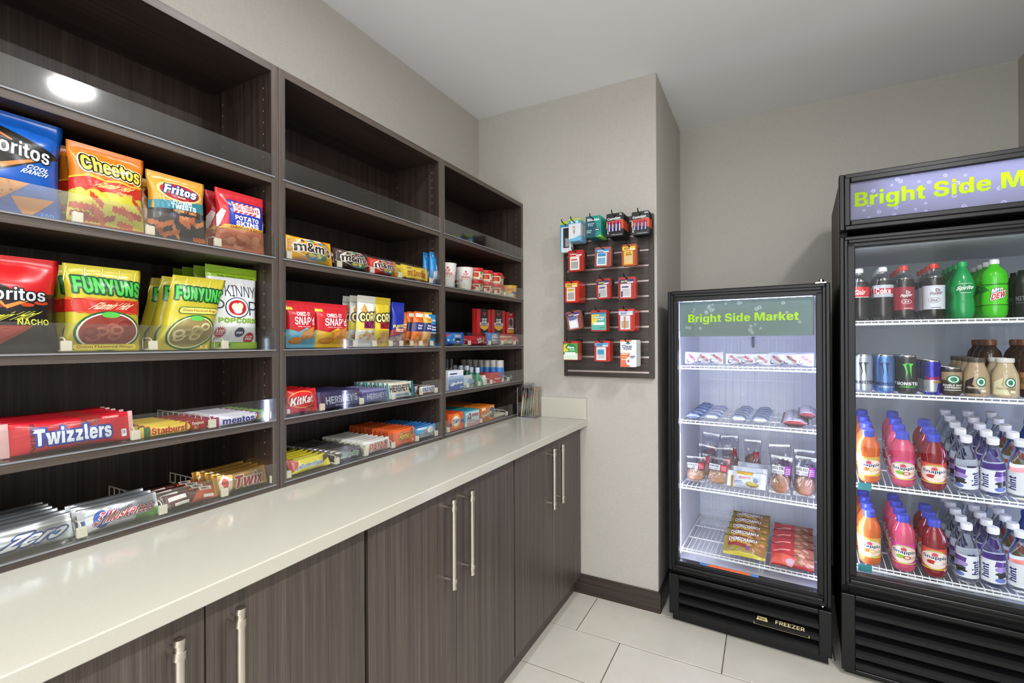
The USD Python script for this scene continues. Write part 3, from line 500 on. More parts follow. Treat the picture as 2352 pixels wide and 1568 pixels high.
shelf_bag('corn_nut_bag', 'all yellow toasted corn bag with red block lettering', 'all yellow toasted corn bag', 'snack bag', 1.267, Z3, 0.084, 0.178, 0.034, 'cdb52a', [('r', 0, .86, 1, 1, 'b09c22')] + corn('b0202c', 'd2bc30')[3:6] + [('t', 'NUTS', .61, .425, .62, .11, '4a0c10', {'wt': 900})] + speck(10, .15, .06, .85, .28, .11, .04, ['c9925a', 'd8b072', 'b5824a'], 4), n=2, dx=.036, roll=4, seed=37)
shelf_bag('peanut_tube_bag', 'narrow royal blue peanut bag', 'narrow royal blue peanut bag', 'snack bag', 1.345, Z3, 0.070, 0.166, 0.030, '1c2c96', [('t', 'PLANTERS', .50, .46, .86, .07, 'e3d06a', {'wt': 900, 'rot': 3}), ('p', [(0, .22), (1, .34), (1, .43), (.3, .40), (0, .36)], 'a02030'), ('t', 'SALTED', .62, .385, .46, .035, 'f0ece8'), ('t', 'PEANUTS', .62, .345, .5, .035, 'f0ece8'), ('e', .30, .38, .09, .05, 'd8b85a')] + [('p', [(0, 0), (1, 0), (1, .33), (0, .20)], 'a08a80')] + speck(16, .1, .04, .9, .26, .11, .03, ['b8a094', 'c9b2a2', '8f7468'], 6), n=2, dx=.034, roll=6, seed=38)
def crackers(top, mid, low):
    return [('r', 0, 0, 1, .42, low), ('r', 0, .42, 1, .68, mid), ('r', 0, .68, 1, 1, top), ('r', .15, .84, .95, .95, 'ece6de'), ('t', 'Toasty', .55, .765, .6, .07, 'b8402a'), ('t', 'Peanut', .58, .60, .55, .065, 'f0f0f4'), ('t', 'Butter', .58, .52, .55, .065, 'f0f0f4')] + speck(4, .3, .06, .7, .40, .26, .055, ['d9a05a', 'e2b274', 'c98a46'], 2)
shelf_bag('cracker_pack', 'orange and navy cracker pack at the front of the leaning stack', 'orange and navy cracker pack', 'cracker pack', 1.455, Z3, 0.058, 0.138, 0.030, 'dd6d26', crackers('dd6d26', '27316e', 'dd7430'), n=5, dx=.033, roll=11, seed=40)
bag('cracker_pack', 'orange cracker pack turned sideways beside the blue peanut bag', 'cracker pack', .046, .130, .03, 'dd7a2a', [('e', .5, .42, .2, .05, 'a83a24'), ('r', .1, .62, .9, .66, 'efe0d0'), ('r', .1, .54, .9, .57, 'efe0d0')], (FX-.03, 1.381, Z3), (0, 0, 98), seed=41, shear=.2)
shelf_bag('cracker_pack', 'yellow and tan cracker pack with a navy band', 'yellow and tan cracker pack', 'cracker pack', 1.515, Z3, 0.055, 0.138, 0.030, 'd9bc92', crackers('dfac36', '27316e', 'd6a870') , n=4, dx=.033, roll=9, seed=42)
shelf_bag('cracker_pack', 'blue cracker pack with a dark middle beside the bay panel', 'blue cracker pack', 'cracker pack', 1.5575, Z3, 0.046, 0.130, 0.022, '2a86c0', [('r', 0, .45, 1, .68, '26356e'), ('t', 'Lance', .55, .82, .7, .08, 'eaf0f6', {'sh': .2}), ('t', 'Peanut', .55, .60, .7, .06, 'eef0f4'), ('t', 'Butter', .55, .52, .7, .06, 'eef0f4'), ('r', 0, .40, 1, .42, 'e4e4e4'), ('r', 0, .24, 1, .40, '3a4048')], n=4, dx=.033, roll=2, seed=43)
# middle bay, fourth shelf
shelf_bar('wafer_bar', 'bright red wafer bar pack with white lettering in an oval', 'bright red wafer bar', 0.938, Z4, 0.108, 0.072, 0.022, 'cc1f26', [('e', .50, .56, .42, .36, 'f0c84a'), ('e', .50, .56, .40, .335, 'd62a2c'), ('t', 'KitKat', .48, .54, .74, .34, 'f4f2f0', {'wt': 900, 'sh': .1, 'rot': 5, 'ol': [(.02, '9c141a')]}), ('p', [(.55, .14), (.85, .24), (.9, .38), (.62, .3)], '5a2818'), ('p', [(.58, .20), (.84, .28), (.86, .34), (.62, .27)], 'a8652e'), ('rr', .03, .06, .12, .24, 'e8e4e4', .03)], n=6, dx=.026, lean=8, seed=45)
def hers(c1): return [('r', 0, 0, .06, 1, c1), ('t', "HERSHEY'S", .54, .50, .76, .44, 'aeb2c2', {'wt': 800, 'rot': 1}), ('t', 'MILK CHOCOLATE', .52, .16, .34, .08, 'b9bccb')]
shelf_bar('chocolate_bar', 'wide dark purple brown chocolate bar with silver letters', 'wide purple brown chocolate bar', 1.080, Z4, 0.172, 0.055, 0.016, '3c385a', hers('5a5678'), n=9, dx=.020, lean=8, seed=46)
shelf_bar('chocolate_bar', 'lower indigo chocolate bar left of the cookie bar', 'lower indigo chocolate bar', 1.238, Z4, 0.130, 0.044, 0.016, '4a4a80', hers('6a6aa0')[1:2] + [('r', .0, .85, 1, 1, '8a8ab8')], n=9, dx=.020, lean=8, seed=47)
shelf_bar('chocolate_bar', 'cream cookie chocolate bar with teal ends', 'cream cookie chocolate bar with teal ends', 1.368, Z4, 0.146, 0.060, 0.016, 'e0d9c6', [('r', 0, 0, .06, 1, '2a8fa2'), ('p', [(.88, 0), (1, 0), (1, 1), (.93, 1)], '1f8a9e'), ('t', "HERSHEY'S", .47, .62, .74, .44, '463a34', {'wt': 800}), ('t', "COOKIES 'N' CREME", .46, .20, .56, .14, '2a86b0', {'wt': 900}), ('e', .86, .40, .05, .16, '2a2422')], n=9, dx=.020, lean=8, seed=48)
shelf_bar('candy_bar', 'white fronted peanut nougat bar with navy letters', 'brown peanut nougat bar', 1.5265, Z4, 0.112, 0.034, 0.024, '4a2b24', [('p', [(.06, .1), (.94, .1), (.98, .9), (.10, .9)], 'e8e6ec'), ('p', [(.06, .1), (.94, .1), (.945, .18), (.065, .18)], 'b83a3a'), ('t', 'SNICKERS', .52, .50, .78, .50, '2a3884', {'wt': 900, 'sh': .12})], n=8, dx=.026, lean=6, seed=49)
# middle bay, bottom shelf
shelf_bar('candy_bar', 'yellow crispy peanut butter bar with blue lettering', 'yellow crispy peanut butter bar', 0.970, Z5, 0.142, 0.042, 0.024, 'e0d036', [('p', [(0, .2), (.24, .85), (.0, 1)], 'c03028'), ('p', [(.0, .1), (.18, .3), (.22, .75), (.04, .9)], 'b82e30'), ('t', 'Butterfinger', .50, .32, .76, .40, '1f66a4', {'wt': 800, 'sh': .3, 'ol': [(.03, 'e8e6c8')]}), ('p', [(.80, .3), (1, .6), (1, 1), (.86, .8)], '4a3a20')], n=6, dx=.026, lean=28, seed=51)
shelf_bar('candy_bar', 'grey nougat caramel bar with green lettering', 'grey nougat caramel bar', 1.117, Z5, 0.118, 0.036, 0.024, '8f8d8c', [('r', 0, 0, 1, .72, '4a4644'), ('t', 'MilkyWay', .55, .40, .72, .50, '4f9a58', {'wt': 800, 'sh': .2, 'ol': [(.05, 'e2e6e0')]}), ('e', .09, .42, .05, .16, '8a8680')], m='foil', n=10, dx=.0255, lean=20, seed=52)
shelf_bar('candy_bar', 'white peanut caramel bar with arched red lettering', 'white peanut caramel bar', 1.249, Z5, 0.128, 0.042, 0.024, 'd3d1cc', [('r', 0, 0, .06, 1, 'b8a860'), ('r', .0, .78, 1, 1, 'e8e6e2'), ('t', 'PAYDAY', .54, .42, .80, .56, 'b2422e', {'wt': 900, 'sh': .1, 'ol': [(.05, '6a3a2a'), (.025, 'e6dcd2')]})], n=9, dx=.0255, lean=16, seed=53)
shelf_bar('peanut_butter_cup_pack', 'tall orange peanut butter cup pack with yellow lettering', 'tall orange peanut butter cup pack', 1.385, Z5, 0.118, 0.062, 0.018, 'd95a26', [('r', .0, .0, 1, .93, 'de6a3c'), ('t', "Reese's", .52, .56, .62, .40, 'e6c43c', {'wt': 800, 'sh': .15, 'ol': [(.035, '4a2a1c')]}), ('t', '4 PEANUT BUTTER CUPS', .52, .26, .52, .07, '6a3018'), ('e', .86, .72, .10, .20, '8a4a30'), ('e', .86, .74, .07, .14, 'c8582c'), ('rr', .86, .12, .93, .26, 'e6dcd4', .02)], n=12, dx=.0205, lean=5, seed=54)
shelf_bar('candy_bar', 'sky blue coconut almond bar at the end of the bottom shelf', 'sky blue coconut almond bar', 1.517, Z5, 0.130, 0.052, 0.022, '2456a8', [('p', [(0, .45), (1, .5), (1, .95), (0, .9)], '4aa0d8'), ('e', .30, .80, .22, .08, 'd8e6f0'), ('e', .70, .58, .20, .26, 'eef0f2'), ('e', .70, .58, .15, .19, 'd9dcde'), ('p', [(.34, .5), (.44, .66), (.5, .56), (.4, .42)], 'c8793c'), ('t', 'AlmondJoy', .50, .28, .92, .36, '34343c', {'wt': 800, 'sh': .15, 'ol': [(.03, 'c8d4de')]})], n=10, dx=.024, lean=6, seed=55)

# ---------------------------------------------------------------- right bay: cups, packs, toiletries
def round_body(name, label, cat_, prof, m, col, loc, rot=(0, 0, 0), part='cup', n=26):
    root = thing(name, label, cat_, loc, rot)
    obj(part, lathe(prof, n), m if not isinstance(m, str) else M[m], root, smooth=35, cd=col)
    return root
def prof_r(prof):
    z, r = np.array([p[1] for p in prof if p[0] > 0]), np.array([p[0] for p in prof if p[0] > 0])
    o = np.argsort(z, kind='stable'); return lambda q: np.interp(q, z[o], r[o])
def wrap(root, spec, w, z0, h, rad, m='gloss', name='printed_label', me=0.008):
    s0 = around(rad)
    put_art(root, spec, w, h, lambda p, off: s0(np.column_stack([p[:, 0], p[:, 1]+z0]), off), M[m], name, me)
cupP = [(0, 0.002), (.031, 0.002), (.032, 0), (.043, .103), (.0445, .104), (.0445, .107), (.043, .108), (0, .108)]
cupA = [('r', 0, .52, 1, 1, 'e4e1de'), ('r', 0, 0, 1, .52, 'd9a594'), ('e', .5, .86, .07, .05, 'b83038'), ('t', 'CUP', .5, .74, .30, .12, 'b52a34', {'wt': 900, 'ol': [(.018, 'f0e4e0')]}), ('t', 'NOODLES', .52, .60, .55, .12, 'b52a34', {'wt': 900, 'ol': [(.018, 'f0e4e0')]}), ('e', .54, .26, .27, .23, 'c8862c')] + \
    speck(18, .38, .12, .72, .40, .06, .02, ['d9a23c', 'b86a1e', 'e6c05a', 'a8501c'], 3) + [('e', .22, .38, .09, .10, '4a8ac4')]
def noodle(label, loc, rz):
    r = round_body('noodle_cup', label, 'noodle cup', cupP, 'satin', 'e6e2de', loc, (0, 0, rz)); wrap(r, cupA, .075, .004, .094, prof_r(cupP), 'satin'); return r
n0 = noodle('white noodle cup with red letters in the first lane of the second shelf', (FX-.05, 1.712, Z2), 42)
dup(n0, 'white noodle cup right of the first one and beside the red lidded bowls', (FX-.05, 1.850, Z2), (0, 0, 45))
dup(n0, 'white noodle cup set back between the two front noodle cups', (FX-.145, 1.847, Z2), (0, 0, 60))
dup(n0, 'white noodle cup partly hidden by the bay panel edge', (FX-.145, 1.752, Z2), (0, 0, 40))
bowlP = [(0, 0), (.034, 0), (.038, .006), (.0425, .040), (0, .040)]
bowlA = [('r', 0, 0, 1, .30, 'e2d6b4'), ('r', 0, .28, .60, .86, 'b8281e'), ('e', .30, .50, .16, .22, 'c85a2a'), ('p', [(.58, 0), (.96, 0), (.96, .8), (.86, 1), (.66, 1), (.58, .8)], 'e8e6d0'), ('e', .77, .84, .12, .14, '4f8a3c'), ('t', 'Chef', .77, .62, .26, .14, '3a4a5a'), ('t', 'RAVIOLI', .77, .44, .32, .12, '4a7a3c'), ('e', .74, .16, .10, .12, 'c0682c')]
def bowl(label, loc, rot):
    r = round_body('pasta_bowl', label, 'pasta bowl', bowlP, 'satin', 'ded2ae', loc, rot, 'bowl', 24); wrap(r, bowlA, .085, .003, .036, prof_r(bowlP), 'satin')
    obj('lid', lathe([(0, .040), (.0445, .040), (.0458, .044), (.0458, .052), (.043, .058), (0, .059)], 24), M['plastic'], r, smooth=35, cd='c01f22'); return r
b0 = None
for lev, ln in ((0, 'lower'), (1, 'upper')):
    for dr, dn in ((0, 'front'), (1, 'back')):
        for k, y in enumerate((1.943, 2.036, 2.129, 2.212)):
            lab = 'red lidded pasta bowl, %s from the left in the %s %s row' % (['first', 'second', 'third', 'fourth'][k], ln, dn)
            loc, rot = (FX-.052-.095*dr-(.036 if k == 3 else 0), y, Z2+.0595*lev), (0, 0, 52+(k*7) % 25)
            b0 = bowl(lab, loc, rot) if b0 is None else b0; 
            if (lev, dr, k) != (0, 0, 0): dup(b0, lab, loc, rot)
yP = [(0, 0), (.034, 0), (.035, .002), (.043, .064), (.045, .065), (.045, .068), (0, .068)]
r = round_body('macaroni_cup', 'small yellow macaroni cup at the right end of the second shelf', 'macaroni cup', yP, 'satin', 'e3a92a', (FX-.05, 2.2915, Z2), (0, 0, 55))
wrap(r, [('r', 0, .0, .55, .35, 'ece2d0'), ('r', .45, .28, 1, .52, '33469c'), ('e', .7, .12, .25, .14, 'd98a3a'), ('t', 'mac', .35, .72, .45, .16, 'b0601c')], .08, .002, .060, prof_r(yP), 'satin')
shelf_bar('sandwich_cookie_pack', 'blue sandwich cookie pack with white letters in the first lane', 'blue sandwich cookie pack', 1.730, Z3, 0.152, 0.060, 0.034, '1a56b8', [('e', .5, .5, .40, .42, '2a86d8'), ('t', 'OREO', .53, .66, .34, .22, 'f0f2f6', {'wt': 900, 'ol': [(.03, '163a8c')]}), ('e', .52, .36, .14, .14, '241c1e'), ('e', .52, .40, .11, .10, '3a3032'), ('p', [(.42, .3), (.62, .3), (.56, .2), (.48, .2)], 'ece8e2'), ('p', [(.10, .62), (.22, .76), (.18, .84), (.08, .84)], 'c83a4a'), ('r', .12, .3, .17, .46, 'e4ecf4'), ('e', .31, .38, .03, .1, 'bcd8f0')], cat_='cookie pack', n=4, dx=.04, lean=6, seed=61)
shelf_bar('peanut_cookie_pack', 'low red peanut cookie pack', 'low red peanut cookie pack', 1.915, Z3, 0.160, 0.045, 0.030, 'bf1c2c', [('t', 'Nutter', .47, .64, .26, .28, 'f0eef0', {'wt': 900, 'rot': 10, 'ol': [(.03, '5a1420')]}), ('t', 'Butter', .53, .38, .26, .28, 'f0eef0', {'wt': 900, 'rot': 10, 'ol': [(.03, '5a1420')]}), ('e', .72, .5, .05, .34, 'd9a45c'), ('r', .86, .62, .96, .70, 'e8a8a0'), ('r', .86, .22, .98, .36, 'e8a8a0'), ('r', .05, .2, .12, .5, 'e8c0b8')], cat_='cookie pack', n=4, dx=.036, lean=4, seed=62)
shelf_bar('chip_cookie_pack', 'light blue chocolate chip cookie pack standing higher than its neighbours', 'light blue chocolate chip cookie pack', 2.058, Z3, 0.130, 0.064, 0.030, '1f70b8', [('e', .56, .44, .30, .42, 'b9aa98'), ('t', 'CHIPS', .50, .62, .40, .22, 'eef0f4', {'wt': 900, 'ol': [(.03, '1c3c74')]}), ('t', 'AHOY!', .53, .36, .40, .20, 'eef0f4', {'wt': 900, 'ol': [(.03, '1c3c74')]}), ('p', [(.14, .72), (.24, .86), (.18, .92)], 'd06a7a')] + speck(7, .55, .2, .8, .7, .03, .05, ['4a3428', 'c99a5a'], 4), cat_='cookie pack', n=4, dx=.036, lean=5, seed=63)
shelf_bar('oat_bar_pack', 'tan oat bar pack with a green arc beside the light blue cookies', 'tan oat bar pack', 2.203, Z3, 0.134, 0.048, 0.026, 'd2b598', [('p', [(0, .5), (1, .62), (1, .85), (0, .8)], 'c2664a'), ('e', .55, .3, .26, .22, '8aa86a'), ('e', .55, .24, .20, .16, 'd8c8a4'), ('t', 'OATS', .55, .56, .34, .16, '8a4a2c', {'wt': 700})], cat_='snack bar', n=3, dx=.03, lean=4, seed=64)
shelf_bar('fruit_bar_pack', 'dull red fruit bar pack in the last lane of the third shelf', 'dull red fruit bar pack', 2.300, Z3, 0.066, 0.048, 0.026, 'a8343a', [('t', 'fruit', .5, .5, .6, .3, 'e8c0b0', {'sh': .2})], cat_='snack bar', n=3, dx=.03, lean=3, seed=65)
jerky = [('r', .20, .34, .78, 1, '141012'), ('p', [(.36, .92), (.44, .92), (.50, .86), (.56, .92), (.64, .92), (.50, .80)], 'b0202a'), ('t', 'VOLUME', .49, .72, .44, .05, 'd8d8d8', {'sh': .2}), ('t', 'OIL-FREE', .49, .655, .34, .05, 'eeeeee', {'wt': 900}), ('r', .14, .55, .84, .63, 'a9a9ab'), ('t', 'JERKY', .49, .59, .5, .05, '2a2a2c', {'wt': 900}), ('p', [(.18, .54), (.80, .54), (.80, .48), (.49, .40), (.18, .48)], 'c59a34'), ('r', .28, .28, .72, .31, '7c1016'), ('r', .28, .22, .72, .25, '7c1016')]
for y, w, lab, sh in ((2.018, .124, 'tall red and black snack box behind the cookies', 'tall red and black snack box'), (2.162, .138, 'wider red and black snack box between two narrower ones', 'wider red and black snack box'), (2.291, .078, 'narrow red box with a gold foot against the end panel', 'narrow red box with gold foot')):
    shelf_box('snack_box', lab, sh, 'snack box', y, Z3, w, .180 if w < .13 else .184, .016, 'a8161c', jerky if w > .1 else [('p', [(.3, 1), (.8, 1), (.55, .86)], '141012'), ('t', 'V', .55, .93, .3, .06, 'd8d4d4'), ('r', .25, .52, .9, .82, '8a8486'), ('e', .55, .68, .25, .12, '3a3436'), ('r', .1, .48, 1, .51, 'e8e6e4'), ('r', 0, .36, 1, .46, 'b58f38')], n=2, x=FX-.040)
shelf_box('tissue_box', 'white and blue carton with a white leaf swirl at the left of the fourth shelf', 'white and blue swirl carton', 'carton', 1.713, Z4, .115, .085, .035, 'dfe6f2', [('r', 0, 0, 1, .30, '2a55ac'), ('r', 0, .30, 1, .55, '7a9ad0'), ('r', 0, .55, 1, .72, 'a9bede'), ('p', [(.08, .24), (.30, .40), (.50, .34), (.40, .26), (.28, .20)], 'eef2f8'), ('p', [(.44, .26), (.62, .42), (.78, .34), (.62, .28)], 'e6ecf6'), ('p', [(.70, .3), (.86, .40), (.98, .34), (.84, .28)], 'e6ecf6'), ('r', .10, .80, .56, .87, '2c3f7a'), ('r', .10, .70, .30, .73, '6a7aa8'), ('r', .78, .08, .94, .16, 'b8c8e6')], n=2)
def bottle_row(name, label, short, cat_, prof, m, col, loc, n, dx, parts=(), art=None, aw=.05, az=0, ah=.05, part='bottle', am='gloss', rot=90, sides=16):
    r = round_body(name, label, cat_, prof, m, col, loc, (0, 0, rot), part, sides)
    for pn, pr, pc in parts: obj(pn, lathe(pr, sides), M['plastic'], r, smooth=35, cd=pc)
    if art: wrap(r, art, aw, az, ah, prof_r(prof), am)
    behind(r, short, loc, (0, 0, rot), n, dx)
    return r
bottle_row('dark_bottle', 'slim black bottle behind the swirl carton', 'slim black bottle', 'bottle', [(0, 0), (.014, 0), (.015, .004), (.015, .085), (.012, .095), (0, .095)], 'juice', '161418', (FX-.06, 1.755, Z4), 1, .03, [('cap', [(0, .095), (.0085, .095), (.0085, .134), (0, .135)], '26262a')])
bottle_row('dark_bottle', 'slim black bottle further left behind the swirl carton', 'slim black bottle in the left pair', 'bottle', [(0, 0), (.014, 0), (.015, .004), (.015, .085), (.012, .095), (0, .095)], 'juice', '161418', (FX-.06, 1.722, Z4), 2, .045, [('cap', [(0, .095), (.0085, .095), (.0085, .134), (0, .135)], '26262a')])
bottle_row('mouthwash_bottle', 'small green mouthwash bottle with a silver cap at the front of its lane', 'small green mouthwash bottle', 'bottle', [(0, 0), (.0145, 0), (.0155, .004), (.0155, .040), (.010, .056), (.009, .062), (0, .062)], 'juice', '1c8a5c', (FX-.022, 1.918, Z4), 4, .036, [('cap', [(0, .062), (.0105, .062), (.011, .088), (0, .089)], 'b9c4cc')], [('r', 0, 0, 1, .6, '2a9a6a'), ('r', .2, .2, .8, .5, 'd6e8e0')], .04, .008, .028)
bottle_row('mouthwash_bottle', 'dark green mouthwash bottle in the lane left of the silver capped row', 'dark green mouthwash bottle', 'bottle', [(0, 0), (.0145, 0), (.0155, .004), (.0155, .060), (.010, .070), (.009, .074), (0, .074)], 'juice', '16543e', (FX-.075, 1.905, Z4), 3, .036, [('cap', [(0, .074), (.0105, .074), (.011, .096), (0, .097)], 'c9d0d8')])
bottle_row('lotion_bottle', 'tiny green lotion bottle between the mouthwash and the white bottle', 'tiny green lotion bottle', 'bottle', [(0, 0), (.013, 0), (.014, .003), (.014, .030), (.008, .038), (0, .038)], 'juice', '2f9c72', (FX-.018, 1.930, Z4), 1, .03, [('cap', [(0, .038), (.0075, .038), (.0075, .048), (0, .049)], 'dfe6e2')])
bottle_row('lotion_bottle', 'tiny white bottle with a grey label before the red cartons', 'tiny white bottle', 'bottle', [(0, 0), (.017, 0), (.018, .003), (.018, .030), (.012, .037), (0, .037)], 'satin', 'dfe2e0', (FX-.022, 1.972, Z4), 3, .038, [('cap', [(0, .037), (.011, .037), (.011, .047), (0, .048)], 'e8eaea')], [('rr', .2, .1, .8, .9, '9aa4a4', .1), ('r', .3, .4, .7, .6, 'e8ecec')], .03, .006, .022)
bag('cotton_pack', 'pale blue translucent cotton pack at the front of the fourth shelf', 'toiletry pack', .085, .058, .022, 'b9cbd8', [('e', .55, .35, .30, .32, '7fa4cf'), ('r', .1, .8, .9, .86, 'e2eaf0')], (FX-.016, 1.828, Z4), (-6, 0, 90), seed=71)
bottle_row('spray_can', 'blue spray can with a grey cap at the front of its long row', 'blue spray can', 'spray can', [(0, 0), (.0215, 0), (.022, .003), (.022, .073), (.0205, .078), (0, .078)], 'gloss', '3a7cc4', (FX-.026, 2.142, Z4), 7, .0375, [('cap', [(0, .078), (.0205, .078), (.0205, .112), (.019, .1145), (0, .115)], 'b9b9b6')], [('r', 0, 0, 1, .5, '5a98d8'), ('p', [(.0, .4), (1, .8), (1, .95), (0, .6)], '2a5ab0')], .05, .006, .062)
shelf_box('toothpaste_box', 'red toothpaste carton with white script at the front', 'red toothpaste carton', 'carton', 2.078, Z4, .098, .052, .020, 'c42f2c', [('t', 'Colgate', .5, .46, .58, .22, 'f0e8e6', {'wt': 700, 'sh': .15}), ('p', [(.6, .8), (1, 1), (1, .6)], '4a70b0'), ('r', .06, .12, .30, .2, 'e8d8d4')], n=5)
t = thing('floss_picks', 'teal plastic floss picks lying in a clear wrapper at the end of the fourth shelf', 'floss picks', (FX-.03, 2.245, Z4), (0, 0, 90))
obj('picks', cat([tube([(-.03+.006*k, -.01, .004+.003*k), (.02+.004*k, .004*k-.01, .016+.003*k)], .0022, 6) for k in range(5)]), M['plastic'], t, cd='35ab9c')
obj('wrapper', pillow(.085, .034, .018, 'lr', 5)[0], M['film'], t, smooth=True)
shelf_box('detergent_box', 'orange detergent carton with a round blue lettered emblem at the front', 'orange detergent carton', 'carton', 1.713, Z5, .113, .076, .034, 'd9541e', [('r', 0, .30, .34, .48, '4a3c8c'), ('r', .66, .38, 1, .58, '4a3c8c'), ('e', .48, .54, .30, .40, 'e8c24a'), ('e', .48, .54, .26, .35, 'e87a2a'), ('e', .48, .54, .22, .30, 'f0ece4'), ('t', 'Tide', .48, .54, .40, .28, '2a3c94', {'wt': 900, 'sh': .1, 'rot': 8})], n=6)
shelf_box('softener_box', 'teal and white softener carton with a dark haired figure', 'teal and white softener carton', 'carton', 1.838, Z5, .126, .072, .034, '3f9fb4', [('r', .08, 0, 1, .93, 'bcd4de'), ('r', .08, 0, 1, .30, 'c99aa0'), ('p', [(.18, .42), (.30, .84), (.42, .84), (.46, .42)], '4a3028'), ('e', .33, .66, .055, .13, 'd9a888'), ('t', 'Downy', .48, .34, .44, .24, '3a5a94', {'wt': 900, 'ol': [(.03, 'eef0f4')]}), ('r', .50, .58, .94, .78, 'b06a78')], n=6)
shelf_box('dryer_sheet_box', 'orange dryer sheet carton with white lettering and a blue green ring', 'orange dryer sheet carton', 'carton', 1.982, Z5, .128, .074, .030, 'd9771c', [('p', [(0, 0), (1, 0), (1, .2), (0, .4)], 'b8561a'), ('e', .78, .52, .24, .42, 'e8c04a'), ('e', .78, .52, .21, .37, '36548c'), ('p', [(.60, .30), (.96, .36), (.92, .55), (.64, .5)], '6f8a3a'), ('t', 'bounce', .42, .50, .66, .28, 'f2ece4', {'wt': 800, 'rot': 8, 'ol': [(.03, '8a3c14')]}), ('rr', .06, .76, .34, .94, 'e8e2d8', .04)], n=8)
t = thing('foam_pad', 'cream pad lying at the right end of the bottom shelf', 'pad', (FX-.10, 2.118, Z5), (0, 0, 90))
obj('pad', bx(-.062, .062, -.085, .085, .0005, .017, .004), M['matte'], t, cd='d9d3bd')

# ---------------------------------------------------------------- shelf dividers
fin = [bx(0, .0016, -.262, -.004, 0, .004), bx(0, .0016, -.262, -.020, .026, .0292)] + [bx(0, .0016, y, y+.0026, .003, .027) for y in np.linspace(-.262, -.05, 9)] + \
      [tube([(.0008, -.02, .0278), (.0008, -.011, .025), (.0008, -.006, .019), (.0008, -.004, .008)], .0012, 5)]
FIN = cat(fin); FIN = cat([FIN.copy()]); FIN.apply_transform(trimesh.transformations.rotation_matrix(0, [0, 0, 1]))
BLK = cat(bx(-.0085, .0085, -.0045, .0045, .0006, .0215, .0015), bx(-.003, .0045, -.262, 0, .0006, .0024))
DIV = [(Z2, .415, 'blue tortilla chip bag'), (Z2, .541, 'orange cheese snack bag'), (Z2, .688, 'gold and teal corn chip bag'), (Z3, .397, 'red and black tortilla chip bag'), (Z3, .546, 'yellow onion snack bag with red band'), (Z3, .705, 'plain yellow onion snack bag'),
       (Z4, .512, 'red licorice pack', ), (Z4, .673, 'fruit chew sticks'), (Z4, .838, 'mint rolls'), (Z5, .420, 'slanted lettering silver bar'), (Z5, .564, 'silver bar with red lettering'), (Z5, .703, 'brown and orange chocolate bar'), (Z5, .836, 'gold cookie bar'),
       (Z2, .888, None, 'cream shelf divider at the left end of the middle bay second shelf'), (Z2, 1.072, 'large yellow candy bag'), (Z2, 1.215, 'dark brown candy bag'), (Z2, 1.357, 'small red candy bag'), (Z2, 1.542, 'yellow peanut chocolate bar'),
       (Z3, 1.137, 'red and yellow cracker bag'), (Z3, 1.224, 'white toasted corn bag'), (Z3, 1.305, 'all yellow corn bag'), (Z3, 1.362, 'royal blue peanut bag'), (Z3, 1.421, 'sideways orange cracker pack'), (Z3, 1.475, 'orange and navy cracker pack'), (Z3, 1.545, 'yellow and tan cracker pack'),
       (Z4, 1.002, 'red wafer bar pack'), (Z4, 1.163, 'wide purple brown chocolate bar'), (Z4, 1.3175, 'lower indigo chocolate bar'), (Z4, 1.4755, 'cream cookie bar'), (Z4, 1.572, 'white fronted nougat bar'),
       (Z5, .8835, None, 'cream shelf divider at the left end of the middle bay bottom shelf'), (Z5, 1.058, 'yellow crispy bar'), (Z5, 1.1825, 'green lettered grey bar'), (Z5, 1.316, 'white bar with arched letters'), (Z5, 1.4505, 'orange cup pack'), (Z5, 1.5725, 'sky blue coconut bar'),
       (Z2, 1.776, 'first noodle cup'), (Z2, 1.893, 'second noodle cup'), (Z2, 1.966, 'first red lidded bowl'), (Z2, 2.068, 'second red lidded bowl'), (Z2, 2.163, 'third red lidded bowl'), (Z2, 2.243, 'fourth red lidded bowl'),
       (Z3, 1.824, 'blue sandwich cookies'), (Z3, 2.0055, 'low red cookie pack'), (Z3, 2.131, 'light blue cookie pack'), (Z3, 2.268, 'tan oat bar pack'),
       (Z4, 1.808, 'pale cotton pack'), (Z4, 1.907, 'small green mouthwash bottle', 'cream shelf divider before the small green mouthwash bottle'), (Z4, 1.957, 'tiny green lotion bottle'), (Z4, 2.018, 'tiny white bottle'), (Z4, 2.132, 'red toothpaste carton'), (Z4, 2.194, 'blue spray can row'),
       (Z5, 1.655, None, 'cream shelf divider at the left end of the right bay bottom shelf'), (Z5, 1.789, 'orange detergent carton', 'cream shelf divider before the softener carton'), (Z5, 1.920, 'softener carton'), (Z5, 2.176, 'cream pad')]
d0 = None
for d in DIV:
    lab = d[3] if len(d) > 3 and d[2] is None else d[3] if len(d) > 3 else 'cream shelf divider on the right side of the %s' % d[2]
    if len(d) == 3 or d[2] is not None and len(d) == 3: lab = 'cream shelf divider on the right side of the %s' % d[2]
    loc = (FX-.0055, d[1], d[0])
    if d0 is None:
        d0 = thing('shelf_divider', lab, 'shelf divider', loc, (0, 0, 90), group='cream dividers along the shelf fronts')
        def flip(m): m = m.copy(); m.vertices[:, 1] *= -1; m.faces = m.faces[:, ::-1]; return m
        obj('front_block', flip(BLK), M['beige'], d0); obj('ladder_fin', flip(FIN), M['beige'], d0)
    else: dup(d0, lab, loc, (0, 0, 90))

